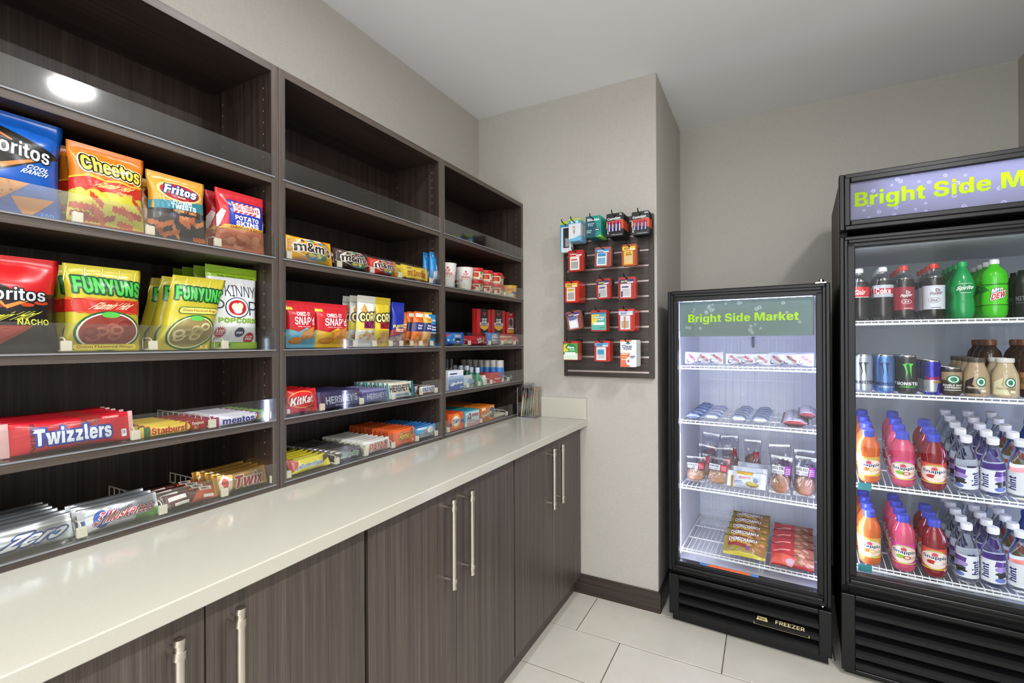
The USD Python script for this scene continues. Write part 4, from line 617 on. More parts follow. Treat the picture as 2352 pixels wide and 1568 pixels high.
# ---------------------------------------------------------------- caddy on the worktop
cx, cy, ca = -1.135, 2.262, -3
t = thing('acrylic_holder', 'clear acrylic holder on the worktop end with wrapped brushes inside', 'holder', (-1.135, 2.2925, .9142), (0, 0, 0))
hw, hd, hh = .051, .0445, .162
obj('box', cat(bx(-hw, hw, -hd, hd, 0, .004), bx(-hw, hw, -hd, -hd+.003, .004, hh), bx(-hw, hw, hd-.003, hd, .004, hh), bx(-hw, -hw+.003, -hd+.003, hd-.003, .004, hh), bx(hw-.003, hw, -hd+.003, hd-.003, .004, hh)), M['acrylic'], t)
obj('edge_trim', cat(bx(-hw-.0006, -hw+.0022, -hd-.0006, -hd+.0022, 0, hh), bx(hw-.0022, hw+.0006, -hd-.0006, -hd+.0022, 0, hh), bx(-hw, hw, -hd-.0008, -hd+.0012, 0, .0045)), plain('acrylic_edge', '8f8a9c', .2), t, label='grey purple bevelled acrylic edges')
for k, (x, dx, col, nm) in enumerate([(-.034, .010, 'd9d2c6', 'white'), (-.022, .012, 'b98246', 'tan'), (-.006, .014, '3f9aa8', 'teal'), (.006, .006, 'a8743c', 'brown'), (.018, .004, '5fa6aa', 'pale teal'), (.030, .006, 'c98a46', 'orange tan')]):
    s = thing('wrapped_brush', '%s handled brush in a clear wrapper standing in the acrylic holder' % nm, 'brush', (-1.135+x, 2.288, .919))
    obj('handle', tube([(0, -.024, .001), (dx*.6, -.018, .09), (dx, -.008, .150)], [.0038, .0046, .0034], 8), M['plastic'], s, smooth=True, cd=col)
    wm = pillow(.026, .172 + .006*(k % 3), .010, 'tb', 20+k, 12)[0]; wm.apply_translation((dx*.5, -.015, .0005)); obj('wrapper', wm, M['film'], s, smooth=True)
bag('paper_pack', 'brown paper pack filling the right side of the acrylic holder', 'paper pack', .060, .158, .026, 'a8835f', None, (-1.135+.014, 2.316, .919), (0, 0, 0), seed=77, m='satin')

# ---------------------------------------------------------------- slat board with hanging packs
SB = thing('slat_board', 'dark wood slat board with pale metal channels on the pillar wall', 'display board')
ys, yf = YP-.0005, 2.3355
x0b, x1b, z0b, z1b = -.9485, -.4820, 1.1405, 1.9435
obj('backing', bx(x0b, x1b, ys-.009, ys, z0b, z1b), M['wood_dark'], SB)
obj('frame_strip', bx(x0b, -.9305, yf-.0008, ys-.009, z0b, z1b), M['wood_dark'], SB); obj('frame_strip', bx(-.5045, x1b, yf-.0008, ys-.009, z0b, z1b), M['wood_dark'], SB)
zc = [1.1694+.0750*k for k in range(11)]
lims = [z0b] + zc + [z1b]
for a, b in zip(lims, lims[1:]):
    obj('slat', bx(-.9300, -.5050, yf, ys-.009, a+(.0042 if a > z0b else 0), b-(.0042 if b < z1b else 0), .0006), M['wood_dark_h'] if False else M['wood_x'], SB)
mch = plain('pale_metal_channel', 'b9aaa4', .35, metallic=.6)
for z in zc: obj('channel', cat(bx(-.9300, -.5050, yf+.004, ys-.009, z-.0042, z+.0042), bx(-.9300, -.5050, yf-.0006, yf+.004, z-.0048, z-.0030)), mch, SB)
RZ = [zc[10], zc[8], zc[6], zc[4], zc[2]]
def hook(label, x, z, yfront):
    t = thing('display_hook', label, 'hook', (x, yf, z))
    L = yf-yfront+.055
    obj('prong', tube([(0, .004, 0), (0, -L*.8, .0), (0, -L+.006, .004), (0, -L, .016)], .0024, 7), M['black'], t, smooth=True)
    obj('mount_plate', bx(-.018, .018, -.0035, -.0008, -.012, .014, .001), M['black'], t)
def rounded(x0, x1, z0, z1, r, d, holes=()):
    p = sbox(x0+r, z0+r, x1-r, z1-r).buffer(r, 4)
    for hx, hz, hr in holes: p = p.difference(Point(hx, hz).buffer(hr, 4))
    m = trimesh.creation.extrude_polygon(p, d); m.apply_transform(np.array([[1, 0, 0, 0], [0, 0, -1, 0], [0, 1, 0, 0], [0, 0, 0, 1.0]])); return m
def pack(name, cat_, label, short, x, row, yfront, w, h, t, col, spec, n, pitch, hang, mat_='gloss', roll=0, extra=None, hookn=''):
    """A card pack hung on its hook by a hole near the top; origin at the hole."""
    z = RZ[row]
    loc, rot = (x, yfront+t, z+.0), (0, roll, 0)
    r = thing(name, label, cat_, loc, rot)
    off = hang
    m = rounded(-w/2, w/2, -h+off, off, .007, t, [(0, -.0005, .0042)]); obj('card', m, M[mat_], r, cd=col)
    clip = sbox(-w/2, 0, w/2, h).difference(Point(0, h-off).buffer(.0045, 4))
    put_art(r, spec, w, h, lambda p, o: np.column_stack([p[:, 0], np.full(len(p), -t-o), p[:, 1]-h+off]), M['satin'], clipr=clip)
    if extra: extra(r, t, h, off)
    for i in range(1, n): dup(r, '%s, %s on its hook' % (short, ORD[i]), (loc[0], loc[1]+pitch*i, loc[2]), (0, roll*(1 if i < 2 else .4), 0))
    hook('black prong hook holding the %s' % (hookn or short), x, z, yfront)
def blister(hdr, txt, tc, body='d8d8d4', inner='9c9c98', hw=.86):
    return [('rr', .04, .72, .04+hw, .90, hdr, .02), ('t', txt, .34, .81, .40, .085, tc, {'wt': 900, 'sh': .12}), ('rr', .52, .73, .88, .785, 'e2e2e6', .015), ('rr', .13, .07, .74, .70, body, .02), ('r', .20, .14, .66, .46, inner), ('r', .20, .52, .60, .58, hdr)]
RED = 'a62a20'
dome_r = lambda c: (lambda r, t, h, off: [obj('blister_rim', bx(a, b, -t-.004, -t, -h+off+.006, -h+off+.076, .0015), M['gloss'], r, cd=c) for a, b in ((-.036, -.031), (.030, .035))])
pack('comb_pack', 'comb pack', 'comb card with a black comb on the leftmost hook', 'comb card behind the first', -.902, 0, 2.250, .062, .158, .004, 'cfd6da', [('r', 0, .90, 1, 1, 'a9c23a'), ('r', 0, .82, 1, .90, '3a8cb8'), ('r', 0, 0, .10, .82, '3f9ac4'), ('rr', .28, .14, .80, .78, '1c1c20', .02), ('r', .33, .18, .44, .46, '3a3a40')] + [('r', .46, .18+.025*k, .78, .192+.025*k, 'cfd6da') for k in range(11)], 2, .02, .018, hookn='comb card')
pack('clipper_pack', 'clipper pack', 'nail clipper card in front of its row', 'nail clipper card', -.843, 0, 2.222, .064, .112, .004, 'd3d8de', [('r', 0, .92, 1, 1, 'a9c23a'), ('r', 0, .78, 1, .92, '3f96c4'), ('r', .2, .80, .8, .9, 'bcd6e6'), ('p', [(0, 0), (1, 0), (1, .26), (.5, .14), (0, .10)], '6ab0d6'), ('p', [(.36, .66), (.54, .66), (.52, .40), (.46, .28), (.40, .40)], '8f8468'), ('e', .45, .55, .05, .09, 'c9c0a4')], 7, .013, .018)
pack('lip_balm_pack', 'lip balm card', 'teal and green lip balm card at the front of its row', 'teal lip balm card', -.742, 0, 2.212, .077, .104, .004, '1f8a80', [('p', [(0, 0), (.62, 0), (.72, .5), (.5, .9), (.4, 1), (0, 1)], '12495a'), ('t', 'Blistex', .50, .83, .78, .13, 'eef2f2', {'wt': 900}), ('t', 'MEDICATED', .34, .64, .42, .05, 'c8dcdc'), ('t', 'LIP BALM', .30, .56, .34, .045, 'c8dcdc'), ('r', .06, .30, .38, .34, '9cc4c4'), ('r', .06, .22, .34, .26, '9cc4c4'), ('r', .60, .28, .92, .40, '0e3c44'), ('r', .62, .32, .86, .36, 'd6e6e4'), ('p', [(.7, .0), (1, .12), (1, 0)], '7fc04a')], 8, .0125, .016)
def cells(k0, w0):
    def f(r, t, h, off):
        for k in range(4):
            x = (-.030 + .0165*k) if w0 > .005 else (-.022+.0125*k)
            c = cyl((x+.004, -t-w0*.7, -h+off+.022), (x+.004, -t-w0*.7, -h+off+.066), w0, 12); obj('battery', c, M['foil'], r, smooth=40, cd='8f8ab0')
            c = cyl((x+.004, -t-w0*.7, -h+off+.056), (x+.004, -t-w0*.7, -h+off+.0672), w0*1.02, 12); obj('battery_tip', c, M['foil'], r, smooth=40, cd='a83c66')
    return f
for x, ttl, w0, n, lab, short in ((-.634, 'AA', .0068, 9, 'black and orange battery card with four larger cells', 'larger battery card'), (-.520, 'AAA', .0052, 5, 'black and orange battery card with four thinner cells nearest the pillar edge', 'thinner battery card')):
    pack('battery_pack', 'battery card', lab, short, x, 0, 2.208 if ttl == 'AA' else 2.235, .082, .110, .002, '19181a', [('p', [(0, .34), (.4, .40), (1, .30), (1, .69), (0, .66)], 'c2481e'), ('p', [(0, .36), (.3, .55), (0, .60)], 'd9a07a'), ('t', 'Camelion', .44, .775, .76, .115, 'e6e6e8', {'wt': 800, 'rot': 4}), ('t', ttl, .84, .93, .07*len(ttl), .07, 'e6e6e8'), ('r', .52, .70, .92, .715, 'd8d8d8'), ('r', .05, .12, .12, .34, 'c8c8c8'), ('r', .3, .06, .9, .08, 'b8b8b8')], n, .0125 if ttl == 'AA' else .014, .014, extra=cells(0, w0))
for nm, lab, short, x, row, y, w, h, t, n, p, spec, roll, bc in (
    ('pain_relief_pack', 'red pain tablet pack with a red header strip', 'red header tablet pack', -.838, 1, 2.222, .082, .106, .010, 2, .014, blister('b0242c', 'Tylenol', 'f2e6e2') + [('r', .06, .70, .84, .725, 'e0702c')], 0, RED),
    ('pain_relief_pack', 'clear pack with a blue header and pale blue tablets', 'blue header tablet pack', -.694, 1, 2.212, .081, .096, .012, 2, .016, blister('2a7cb8', 'ALEVE', 'e8f0f6', 'd8dcdc', '6aa0bc') + [('r', .18, .52, .68, .68, '2f80b4')], 2, '9a5048'),
    ('pain_relief_pack', 'orange pack with a yellow header strip', 'yellow header orange pack', -.567, 1, 2.212, .070, .102, .010, 2, .014, blister('d9b83a', 'BAYER', '5a3a1c', 'd9a93a', 'c8b088') + [('t', 'BAYER', .44, .60, .30, .07, '4a2c18'), ('r', .26, .50, .66, .54, '5a3a2a')], 0, 'a04a1e'),
    ('pain_relief_pack', 'thick red stack of packs with a yellow header in the left column', 'yellow header red pack', -.858, 2, 2.218, .074, .107, .012, 8, .0125, blister('d9b43a', 'Advil', '6a4a1c', 'd2d0ca', '9a9a98') + [('r', .18, .56, .66, .64, 'b9a83a')], 0, 'c22c18'),
    ('pain_relief_pack', 'red pack with a navy header and yellow script in the middle column', 'navy header red pack', -.692, 2, 2.205, .070, .098, .011, 2, .014, blister('262c62', 'Advil', 'dde04a', 'b9babc', 'a2a4a6') + [('r', .16, .10, .24, .30, '2c2c30')], -2, RED),
    ('pain_relief_pack', 'larger red pack with a navy header at the right of the third row', 'larger navy header red pack', -.579, 2, 2.210, .082, .103, .011, 3, .014, blister('262c62', 'Advil PM', 'dfe06a', 'c8c9cb', 'b0b2b4') + [('r', .16, .10, .26, .36, '2c2c30')], 0, RED),
    ('sleep_aid_pack', 'tilted clear purple sleep aid pack', 'purple sleep aid pack', -.852, 3, 2.215, .078, .094, .012, 2, .014, blister('3f2f78', 'ZzzQuil', 'dcd64a', 'c9d0d6', 'e0e4e6', .88) + [('r', .14, .54, .72, .70, '5a6a9a')], -9, '8c4a44'),
    ('stomach_relief_pack', 'teal and yellow stomach relief pack', 'teal and yellow relief pack', -.716, 3, 2.208, .078, .104, .006, 4, .014, [('rr', .03, .06, .97, .88, '58a89c', .03), ('p', [(.03, .30), (.35, .42), (.55, .80), (.03, .80)], 'd9c63a'), ('r', .03, .80, .97, .88, '2f6aa4'), ('t', 'Diarrhea', .52, .66, .68, .11, 'f0f2f2', {'wt': 900, 'sh': .1, 'ol': [(.015, '1f4a5a')]}), ('t', 'RELIEF', .62, .555, .34, .045, 'f0f2f2'), ('rr', .16, .30, .86, .42, 'e4ecea', .02), ('t', '2 CAPLETS', .70, .17, .36, .04, '1c2c3a')], 0, RED),
    ('travel_sickness_pack', 'deep red stack of packs with a pale blue header', 'pale blue header red pack', -.582, 3, 2.208, .077, .104, .012, 8, .0125, blister('b4c6da', 'Dramamine', '2c3a78', 'c8d4de', 'a89a84') + [('r', .36, .10, .46, .66, 'b8702c')], 0, 'b8281c'),
    ('sinus_pack', 'green and yellow sinus relief pack at the lower left', 'green and yellow sinus pack', -.864, 4, 2.210, .080, .096, .006, 4, .016, [('rr', .03, .03, .97, .90, '2f9a4a', .03), ('p', [(.03, .03), (.97, .03), (.97, .36), (.03, .30)], 'cfe0cc'), ('p', [(.03, .42), (.4, .50), (.30, .84), (.03, .80)], 'd9c83a'), ('e', .52, .68, .34, .15, '1f7a3a'), ('t', 'Sinus', .52, .67, .48, .14, 'f2f4f0', {'wt': 900, 'sh': .1}), ('t', 'RELIEF', .62, .54, .34, .05, 'f2f4f0'), ('rr', .14, .28, .84, .42, 'e6ece4', .02), ('r', .2, .86, .9, .89, 'c84a2c')], 0, RED),
    ('allergy_pack', 'red pack with a sky blue header below the stomach relief packs', 'sky blue header red pack', -.700, 4, 2.208, .078, .100, .012, 4, .014, blister('5a9cc8', 'Allergy', '24507a', 'd2d6d8', 'b9bcc4') + [('r', .20, .34, .62, .58, '3a8cb4')], 0, 'b42c24')):
    pack(nm, nm.replace('_', ' ').replace(' pack', ' pack'), lab, short, x, row, y, w, h, t, bc, spec, n, p, .006 if row != 1 else .010, roll=roll, extra=dome_r(bc) if t > .009 else None)
pack('eye_drop_box', 'eye drop box', 'white and orange eye drop box at the lower right', 'white eye drop box', -.574, 4, 2.212, .076, .128, .018, 'e0e4e6', [('r', 0, 0, .58, .52, 'd9694a'), ('r', 0, .94, .7, 1, 'd96a34'), ('t', 'Clear', .44, .76, .62, .11, '262c66', {'wt': 700}), ('t', 'eyes', .46, .655, .5, .09, '262c66', {'wt': 700}), ('p', [(.30, .86), (.5, .92), (.66, .86), (.5, .83)], '3a8aa0'), ('r', .06, .46, .5, .50, 'f0d8c8'), ('r', .06, .36, .4, .39, 'e8c24a'), ('r', .06, .26, .4, .29, 'f0d8c8'), ('e', .52, .22, .18, .15, 'e6dce0'), ('e', .50, .22, .06, .05, 'b83a4a'), ('r', .62, .38, .92, .41, '3a407a'), ('r', .62, .33, .86, .36, '3a407a')], 4, .022, .010, roll=0)

# ---------------------------------------------------------------- the two glass-door coolers
def wire_shelf(t, x0, x1, y0, y1, z, pitch, tilt=0.0, lip=True):
    s = obj('wire_shelf', cat([bx(x-.0014, x+.0014, y0, y1, -.0014, .0014) for x in np.arange(x0+.006, x1-.004, pitch)] + [bx(x-.0014, x+.0014, y0-.0016, y0+.0012, -.013, .0014) for x in np.arange(x0+.006, x1-.004, pitch)] +
            [bx(x0, x1, y0-.0030, y0+.0014, -.0175, -.0100, .0008), bx(x0, x1, y0-.0005, y0+.0024, -.0040, .0010, .0006), bx(x0, x1, y0+.16, y0+.165, -.006, -.0014), bx(x0, x1, y0+.33, y0+.335, -.006, -.0014), bx(x0, x1, y1-.005, y1, -.006, -.0014), bx(x0, x0+.004, y0, y1, -.006, .001), bx(x1-.004, x1, y0, y1, -.006, .001)]).apply_transform(
            trimesh.transformations.rotation_matrix(math.atan(tilt), [1, 0, 0], [0, y0, 0])).apply_translation((0, 0, z)), M['white_wire'], t, label='white coated wire shelf')
    return s
def frame4(x0, x1, z0, z1, a, y0, y1, bev=.002):
    return [bx(x0, x0+a, y0, y1, z0, z1, bev), bx(x1-a, x1, y0, y1, z0, z1, bev), bx(x0+a, x1-a, y0, y1, z1-a, z1, bev), bx(x0+a, x1-a, y0, y1, z0, z0+a, bev)]
def cooler(t, w, zb, zdoor0, zdoor1, zdoor_top, glass, depth, ztop, slats, grille, liner):
    gx0, gx1, gz0, gz1 = glass
    obj('cabinet', cat(bx(.004, .030, .062, depth, zb, ztop, .002), bx(w-.030, w-.004, .062, depth, zb, ztop, .002), bx(.030, w-.030, depth-.03, depth, zb, ztop), bx(.030, w-.030, .062, depth-.03, ztop-.045, ztop, .001), bx(.030, w-.030, .062, depth-.03, zb, zdoor0+.018)), M['black_soft'], t)
    L = .0315
    lz0, lz1 = zdoor0+.020, zdoor1-.040
    obj('liner', cat(bx(.0305, L+.004, .064, depth-.05, lz0, lz1), bx(w-L-.004, w-.0305, .064, depth-.05, lz0, lz1), bx(L+.004, w-L-.004, depth-.055, depth-.0505, lz0, lz1), bx(L+.004, w-L-.004, .064, depth-.055, lz1-.006, lz1), bx(L+.004, w-L-.004, .064, depth-.055, lz0, lz0+.006)), liner, t, label='white inner liner')
    d = group_xform(t, 'door')
    obj('door_frame', cat(frame4(0, w, zdoor0, zdoor1, .016, .004, .055, .003) + frame4(.014, w-.014, zdoor0+.014, zdoor1-.014, .014, .0, .05, .003) + [bx(.026, gx0+.002, .010, .05, gz0-.014, gz1+.014, .002), bx(gx1-.002, w-.026, .010, .05, gz0-.014, gz1+.014, .002), bx(.026, w-.026, .010, .05, gz1, zdoor1-.026, .002), bx(.026, w-.026, .010, .05, zdoor0+.026, gz0, .002)]), M['black'], d)
    obj('door_glass', bx(gx0-.004, gx1+.004, .020, .0235, gz0-.004, gz1+.004), M['glass'], d, label='clear glass pane of the door')
    g0, g1 = grille
    obj('grille_frame', cat(bx(0, .0445, .004, .030, g0, g1, .002), bx(w-.0445, w, .004, .030, g0, g1, .002), bx(.0445, w-.0445, .004, .030, g1-.017, g1, .002), bx(.0445, w-.0445, .004, .030, g0, g0+.011, .002)), M['black'], t)
    obj('grille_back', bx(.03, w-.03, .055, .062, g0, g1), M['dark'], t)
    for z in slats:
        p = Polygon([(.040, .0385), (.007, .0175), (.004, .0155), (.004, .001), (.0065, .0), (.0065, .0135), (.040, .0345)])
        m = trimesh.creation.extrude_polygon(p, w-.089); m.apply_transform(np.array([[0, 0, 1, .0445], [1, 0, 0, 0], [0, 1, 0, z], [0, 0, 0, 1.0]]))
        obj('slat', m, M['black'], t)
    obj('toe_plate', bx(.012, w-.012, .028, .055, .004, g0), M['black'], t)
    for x in (.035, w-.035): obj('foot', cat(cyl((x, .10, 0), (x, .10, zb), .016, 12)), M['chrome'], t, smooth=30)
    for x in (.035, w-.035): obj('foot', cat(cyl((x, depth-.08, 0), (x, depth-.08, zb), .016, 12)), M['chrome'], t, smooth=30)
    obj('hinge', cat(cyl((w-.03, .03, zdoor1), (w-.03, .03, zdoor1+.016), .011, 12), bx(w-.05, w-.012, .02, .075, zdoor1+.001, zdoor1+.006)), M['chrome'], t, smooth=30)
    obj('hinge', cat(cyl((w-.03, .03, zdoor0-.012), (w-.03, .03, zdoor0), .010, 12)), M['chrome'], t, smooth=30)
    return d
def sign(parent, x0, x1, z0, z1, y, words, tx, tz, tw, th, m_bg, m_txt, m_star, stars, seed):
    s = group_xform(parent, 'sign_panel')
    txt = text_at(words, tx, tz, tw, th, 800)
    rg = np.random.RandomState(seed); st = []
    for k in range(stars):
        px, pz, r = rg.uniform(x0+.02, x1-.02), rg.uniform(z0+.015, z1-.012), rg.choice([.006, .008, .0105, .009])
        st.append(burst(px, pz, r, 12, .6, r*.28))
    st = union_all(st).difference(txt.buffer(.002))
    base = sbox(x0, z0, x1, z1).difference(txt).difference(st)
    T = np.array([[1, 0, 0, 0], [0, 0, -1, y], [0, 1, 0, 0], [0, 0, 0, 1.0]])
    def ext(g):
        ms = [trimesh.creation.extrude_polygon(q, .0012, engine='earcut') for q in getattr(g, 'geoms', [g]) if q.geom_type == 'Polygon' and q.area > 1e-8]
        return cat(ms).apply_transform(T)
    obj('sheet', ext(base), m_bg, s); obj('lettering', ext(txt), m_txt, s, label='lime green lettering'); obj('sunbursts', ext(st), m_star, s, kind='stuff', label='pale little printed sunbursts')
# freezer, left
FA, FANG = (-.412, 2.306), -3.2356
GA, GANG = (.2547, 2.2541), -3.3388
def placer(A, ang):
    c, s = math.cos(math.radians(ang)), math.sin(math.radians(ang))
    return lambda x, d, z: (A[0]+c*x-s*d, A[1]+s*x+c*d, z)
FP, GP = placer(FA, FANG), placer(GA, GANG)
fz = thing('freezer', 'lower black glass-door freezer between the pillar and the taller cooler', 'freezer', (*FA, 0), (0, 0, FANG))
FW = .638
fd = cooler(fz, FW, .045, .245, 1.555, None, (.0405, .5915, .292, 1.508), .66, 1.562, (.1475, .0985, .0480), (.040, .2265), M['liner'])
sign(fz, .048, .585, 1.3435, 1.505, .034, 'Bright Side Market', .3085, 1.4225, .442, .049, M['sign_grey'], M['sign_lime2'], M['sign_pale2'], 30, 5)
for z in (1.206, .946, .633, .330): wire_shelf(fz, .040, .598, .082, .585, z-.002, .0205)
obj('rear_wire_guard', cat([bx(x-.0016, x+.0016, .592, .595, a, b) for a, b in ((.72, 1.335), (.36, .71)) for x in np.arange(.10, .545, .036)] + [bx(.096, .54, .590, .593, z, z+.004) for z in (1.105, 1.333, .71, .85, .36)]), M['white_wire'], fz)
obj('sensor_tube', tube([(.314, .585, 1.345), (.314, .582, 1.30), (.314, .582, 1.285)], [.007, .007, .004], 10), M['satin'], fz, smooth=True, cd='6f7684')
obj('led_strip', bx(.0375, .0425, .060, .066, .31, 1.50), M['led2'], fz); obj('led_strip', bx(FW-.0425, FW-.0375, .060, .066, .31, 1.50), M['led2'], fz)
obj('led_strip', bx(.06, FW-.06, .052, .060, 1.5055, 1.509), M['led2'], fz, label='bright lamp along the top of the door opening')
obj('sticker_strip', cat(bx(.172, .342, .0170, .0194, .2945, .3035)), M['satin'], fz, cd='e8683a', label='orange sticker strip along the foot of the glass')
for a, b in ((.135, .172), (.342, .376)): obj('sticker_end', bx(a, b, .0170, .0194, .2945, .3035), M['satin'], fz, cd='4f82c4')
badge = []
gold = lambda p, off: np.column_stack([p[:, 0]+.459, np.full(len(p), .0035-off), p[:, 1]+.100])
put_art(fz, [('r', 0, 0, 1, .05, 'd9c489'), ('r', 0, 0, .01, .6, 'd9c489'), ('r', .99, 0, 1, .6, 'd9c489')], .204, .0165, gold, M['satin'], 'badge_frame')
slope = lambda p, off: np.column_stack([p[:, 0]+.459, .0058+p[:, 1]*.845-off*.5, .1165+p[:, 1]*.535+off])
put_art(fz, [('p', [(.05, .1), (.26, .1), (.24, .75), (.07, .75)], 'd9c489'), ('t', 'true', .15, .42, .13, .42, '2a2418')], .204, .026, slope, M['satin'], 'badge')
put_art(fz, [('t', 'FREEZER', .66, .48, .52, .62, 'e3d3a0', {'wt': 700})], .204, .026, slope, M['satin'], 'lettering')

gr = thing('drinks_cooler', 'tall black glass-door drinks cooler with a lit sign on top at the right', 'drinks cooler', (*GA, 0), (0, 0, GANG))
GW = .762
gd = cooler(gr, GW, .03, .356, 1.730, None, (.0485, .7135, .405, 1.688), .68, 1.968, (.2465, .1915, .1370, .0825, .0375), (.023, .3235), M['liner_dark'])
for i, (z, tl) in enumerate(((1.401, 0), (1.114, 0), (.750, .20), (.424, .06))): wire_shelf(gr, .037, .725, .078, .60, z-.002, .0215, tl)
obj('header_frame', cat(frame4(0, GW, 1.755, 1.975, .018, .002, .062, .003) + frame4(.016, GW-.016, 1.771, 1.959, .020, -.004, .05, .003)), M['black'], gr)
obj('header_box', cat(bx(.03, GW-.03, .15, .155, 1.775, 1.955), bx(.03, GW-.03, .02, .15, 1.955, 1.958), bx(.03, GW-.03, .02, .15, 1.772, 1.775), bx(.027, .03, .02, .15, 1.775, 1.955), bx(GW-.03, GW-.027, .02, .15, 1.775, 1.955)), M['liner'], gr)
sign(gr, .0335, GW-.0335, 1.7785, 1.9515, .012, 'Bright Side Market', .3785, 1.8640, .655, .074, M['sign_violet'], M['sign_lime'], M['sign_pale'], 42, 11)
obj('sign_lamp', cyl((.13, .065, 1.905), (GW-.06, .065, 1.905), .009, 10), M['tube'], gr, label='white lamp tube behind the sign')
for xa in (.0385, GW-.0440):
    obj('led_strip', bx(xa, xa+.0055, .066, .074, .43, 1.08), M['led'], gr); obj('led_strip', bx(xa, xa+.0055, .066, .074, 1.12, 1.36), M['led_dim'], gr)
obj('led_strip', bx(.0470, .0530, .066, .074, 1.50, 1.61), M['led_dim'], gr)
for z in (.7245, .3985): obj('price_tag', bx(.060, .104, .0715, .0735, z, z+.028), M['satin'], gr, cd='2c7f84', label='teal price tag on the shelf front')

# ---------------------------------------------------------------- drinks
def drink(name, label, cat_, prof, m, col, loc, parts, art, aw, az, ah, rot=0, part='bottle', am='gloss', n=28, lean=0):
    r = thing(name, label, cat_, loc, (lean, 0, rot))
    obj(part, lathe(prof, n), M[m], r, smooth=35, cd=col if m != 'water' else None)
    for pn, pr, pm, pc in parts: obj(pn, lathe(pr, n), M[pm], r, smooth=35, cd=pc if pm not in ('film', 'chrome') else None)
    if art: wrap(r, art, aw, az, ah, prof_r(prof), am)
    return r
def lane(r, short, P, x, d, z, n, dd, ang, tilt=0.0, dx=0.0, rots=None, k0=1):
    for i in range(1, n):
        dup(r, '%s, %s from the front' % (short, ORD[i+k0-1]), P(x+dx*i, d+dd*i, z+tilt*dd*i), (math.degrees(math.atan(tilt)), 0, (rots or [ang])[i % len(rots or [ang])]))
NECK = lambda z0, r0, z1, r1, z2: [(0, z0), (r0, z0), (r0*.96, z0+(z1-z0)*.25), ((r0+r1)*.52, z0+(z1-z0)*.62), (r1, z1), (r1, z2), (0, z2)]
CAP = lambda z, r=.0142, h=.018: [(0, z), (r, z), (r*1.02, z+h*.75), (r*.9, z+h), (0, z+h)]
RIDGE = lambda z, r=.0142, h=.018: CAP(z, r, h)
cokeP = [(0, .004), (.020, .002), (.026, 0), (.032, .010), (.0335, .030), (.0325, .058), (.0298, .075), (.0318, .092), (.034, .112), (.034, .138), (.030, .155), (0, .156)]
cnk = [('neck', NECK(.1555, .0300, .188, .0125, .196), 'film', None)]
zs = 1.4025
def soda(lab, short, x, d, liquid, cap, art, capc, prof, neck, n, rot=0, az=.085, ah=.05, capz=.193, m='juice', name='soda_bottle'):
    r = drink(name, lab, 'soda bottle', prof, m, liquid, GP(x, d, zs), neck + [('cap', CAP(capz), 'plastic', capc)], art, .15, az, ah, GANG-8+rot)
    lane(r, short, GP, x, d, zs, n, .076, GANG-8+rot); return r
soda('dark cola bottle with a red label at the left edge of the top shelf', 'red label cola bottle', .072, .118, '150c0a', None, [('r', 0, 0, 1, 1, 'c01a20'), ('t', 'Coca', .28, .5, .26, .5, 'f0e8e8', {'sh': .3, 'wt': 700}), ('t', 'Cola', .52, .5, .26, .5, 'f0e8e8', {'sh': .3, 'wt': 700}), ('r', 0, 0, 1, .06, 'e8e0e0')], 'd8d8da', cokeP, cnk, 4, az=.092, ah=.042)
soda('cola bottle with a silver and red label and a white cap', 'silver label cola bottle', .148, .118, '170e0b', None, [('r', 0, 0, 1, 1, 'b9bcc8'), ('r', 0, .28, 1, .72, 'b8202a'), ('t', 'Coke', .52, .5, .34, .46, 'f4f0f0', {'wt': 800}), ('r', .28, .1, .31, .9, 'e0e0e4')], 'e4e4ea', cokeP, cnk, 4, az=.090, ah=.048)
drP = [(0, .004), (.020, .002), (.026, 0), (.032, .010), (.0335, .034), (.0325, .040), (.0325, .118), (.0335, .124), (.0335, .142), (.031, .155), (0, .156)]
dnk = [('neck', NECK(.1555, .0310, .184, .0128, .194), 'film', None)]
soda('dark soda bottle with a maroon label and a red cap', 'maroon label soda bottle', .213, .118, '160d0b', None, [('r', 0, 0, 1, 1, '8f1f34'), ('e', .55, .62, .15, .24, '7a1a2c'), ('t', 'Dr', .60, .76, .10, .14, 'f0e8e8', {'wt': 700}), ('t', 'Pepper', .56, .62, .27, .16, 'f0e8e8', {'wt': 700, 'sh': .15, 'rot': 5}), ('e', .56, .36, .11, .10, 'e8dce0'), ('e', .56, .36, .10, .085, '8f1f34'), ('t', '23', .56, .36, .10, .09, 'f0e8e8'), ('r', .5, .06, .7, .09, 'd8b8c0')], 'c8342c', drP, dnk, 4, az=.036, ah=.090, capz=.192)
soda('dark soda bottle with a pale silver label and a red cap', 'pale label soda bottle', .302, .118, '17100d', None, [('r', 0, 0, 1, 1, 'c9ccd8'), ('t', 'Dr', .58, .80, .10, .13, '5a1a30', {'wt': 700}), ('t', 'Pepper', .55, .66, .27, .16, '5a1a30', {'wt': 700, 'sh': .15, 'rot': 5}), ('e', .50, .38, .12, .11, '6a2a3c'), ('e', .50, .38, .112, .095, 'c9ccd8'), ('t', 'Diet', .50, .38, .14, .10, '5a1a30', {'sh': .2}), ('r', .44, .05, .64, .08, '6a5a64')], 'c8342c', drP, dnk, 4, az=.036, ah=.090, capz=.192)
spP = [(0, .004), (.022, .002), (.027, 0), (.033, .012), (.0355, .030), (.034, .062), (.0305, .078), (.0345, .094), (.0365, .112), (.0335, .135), (.023, .165), (.0135, .187), (.0125, .193), (0, .193)]
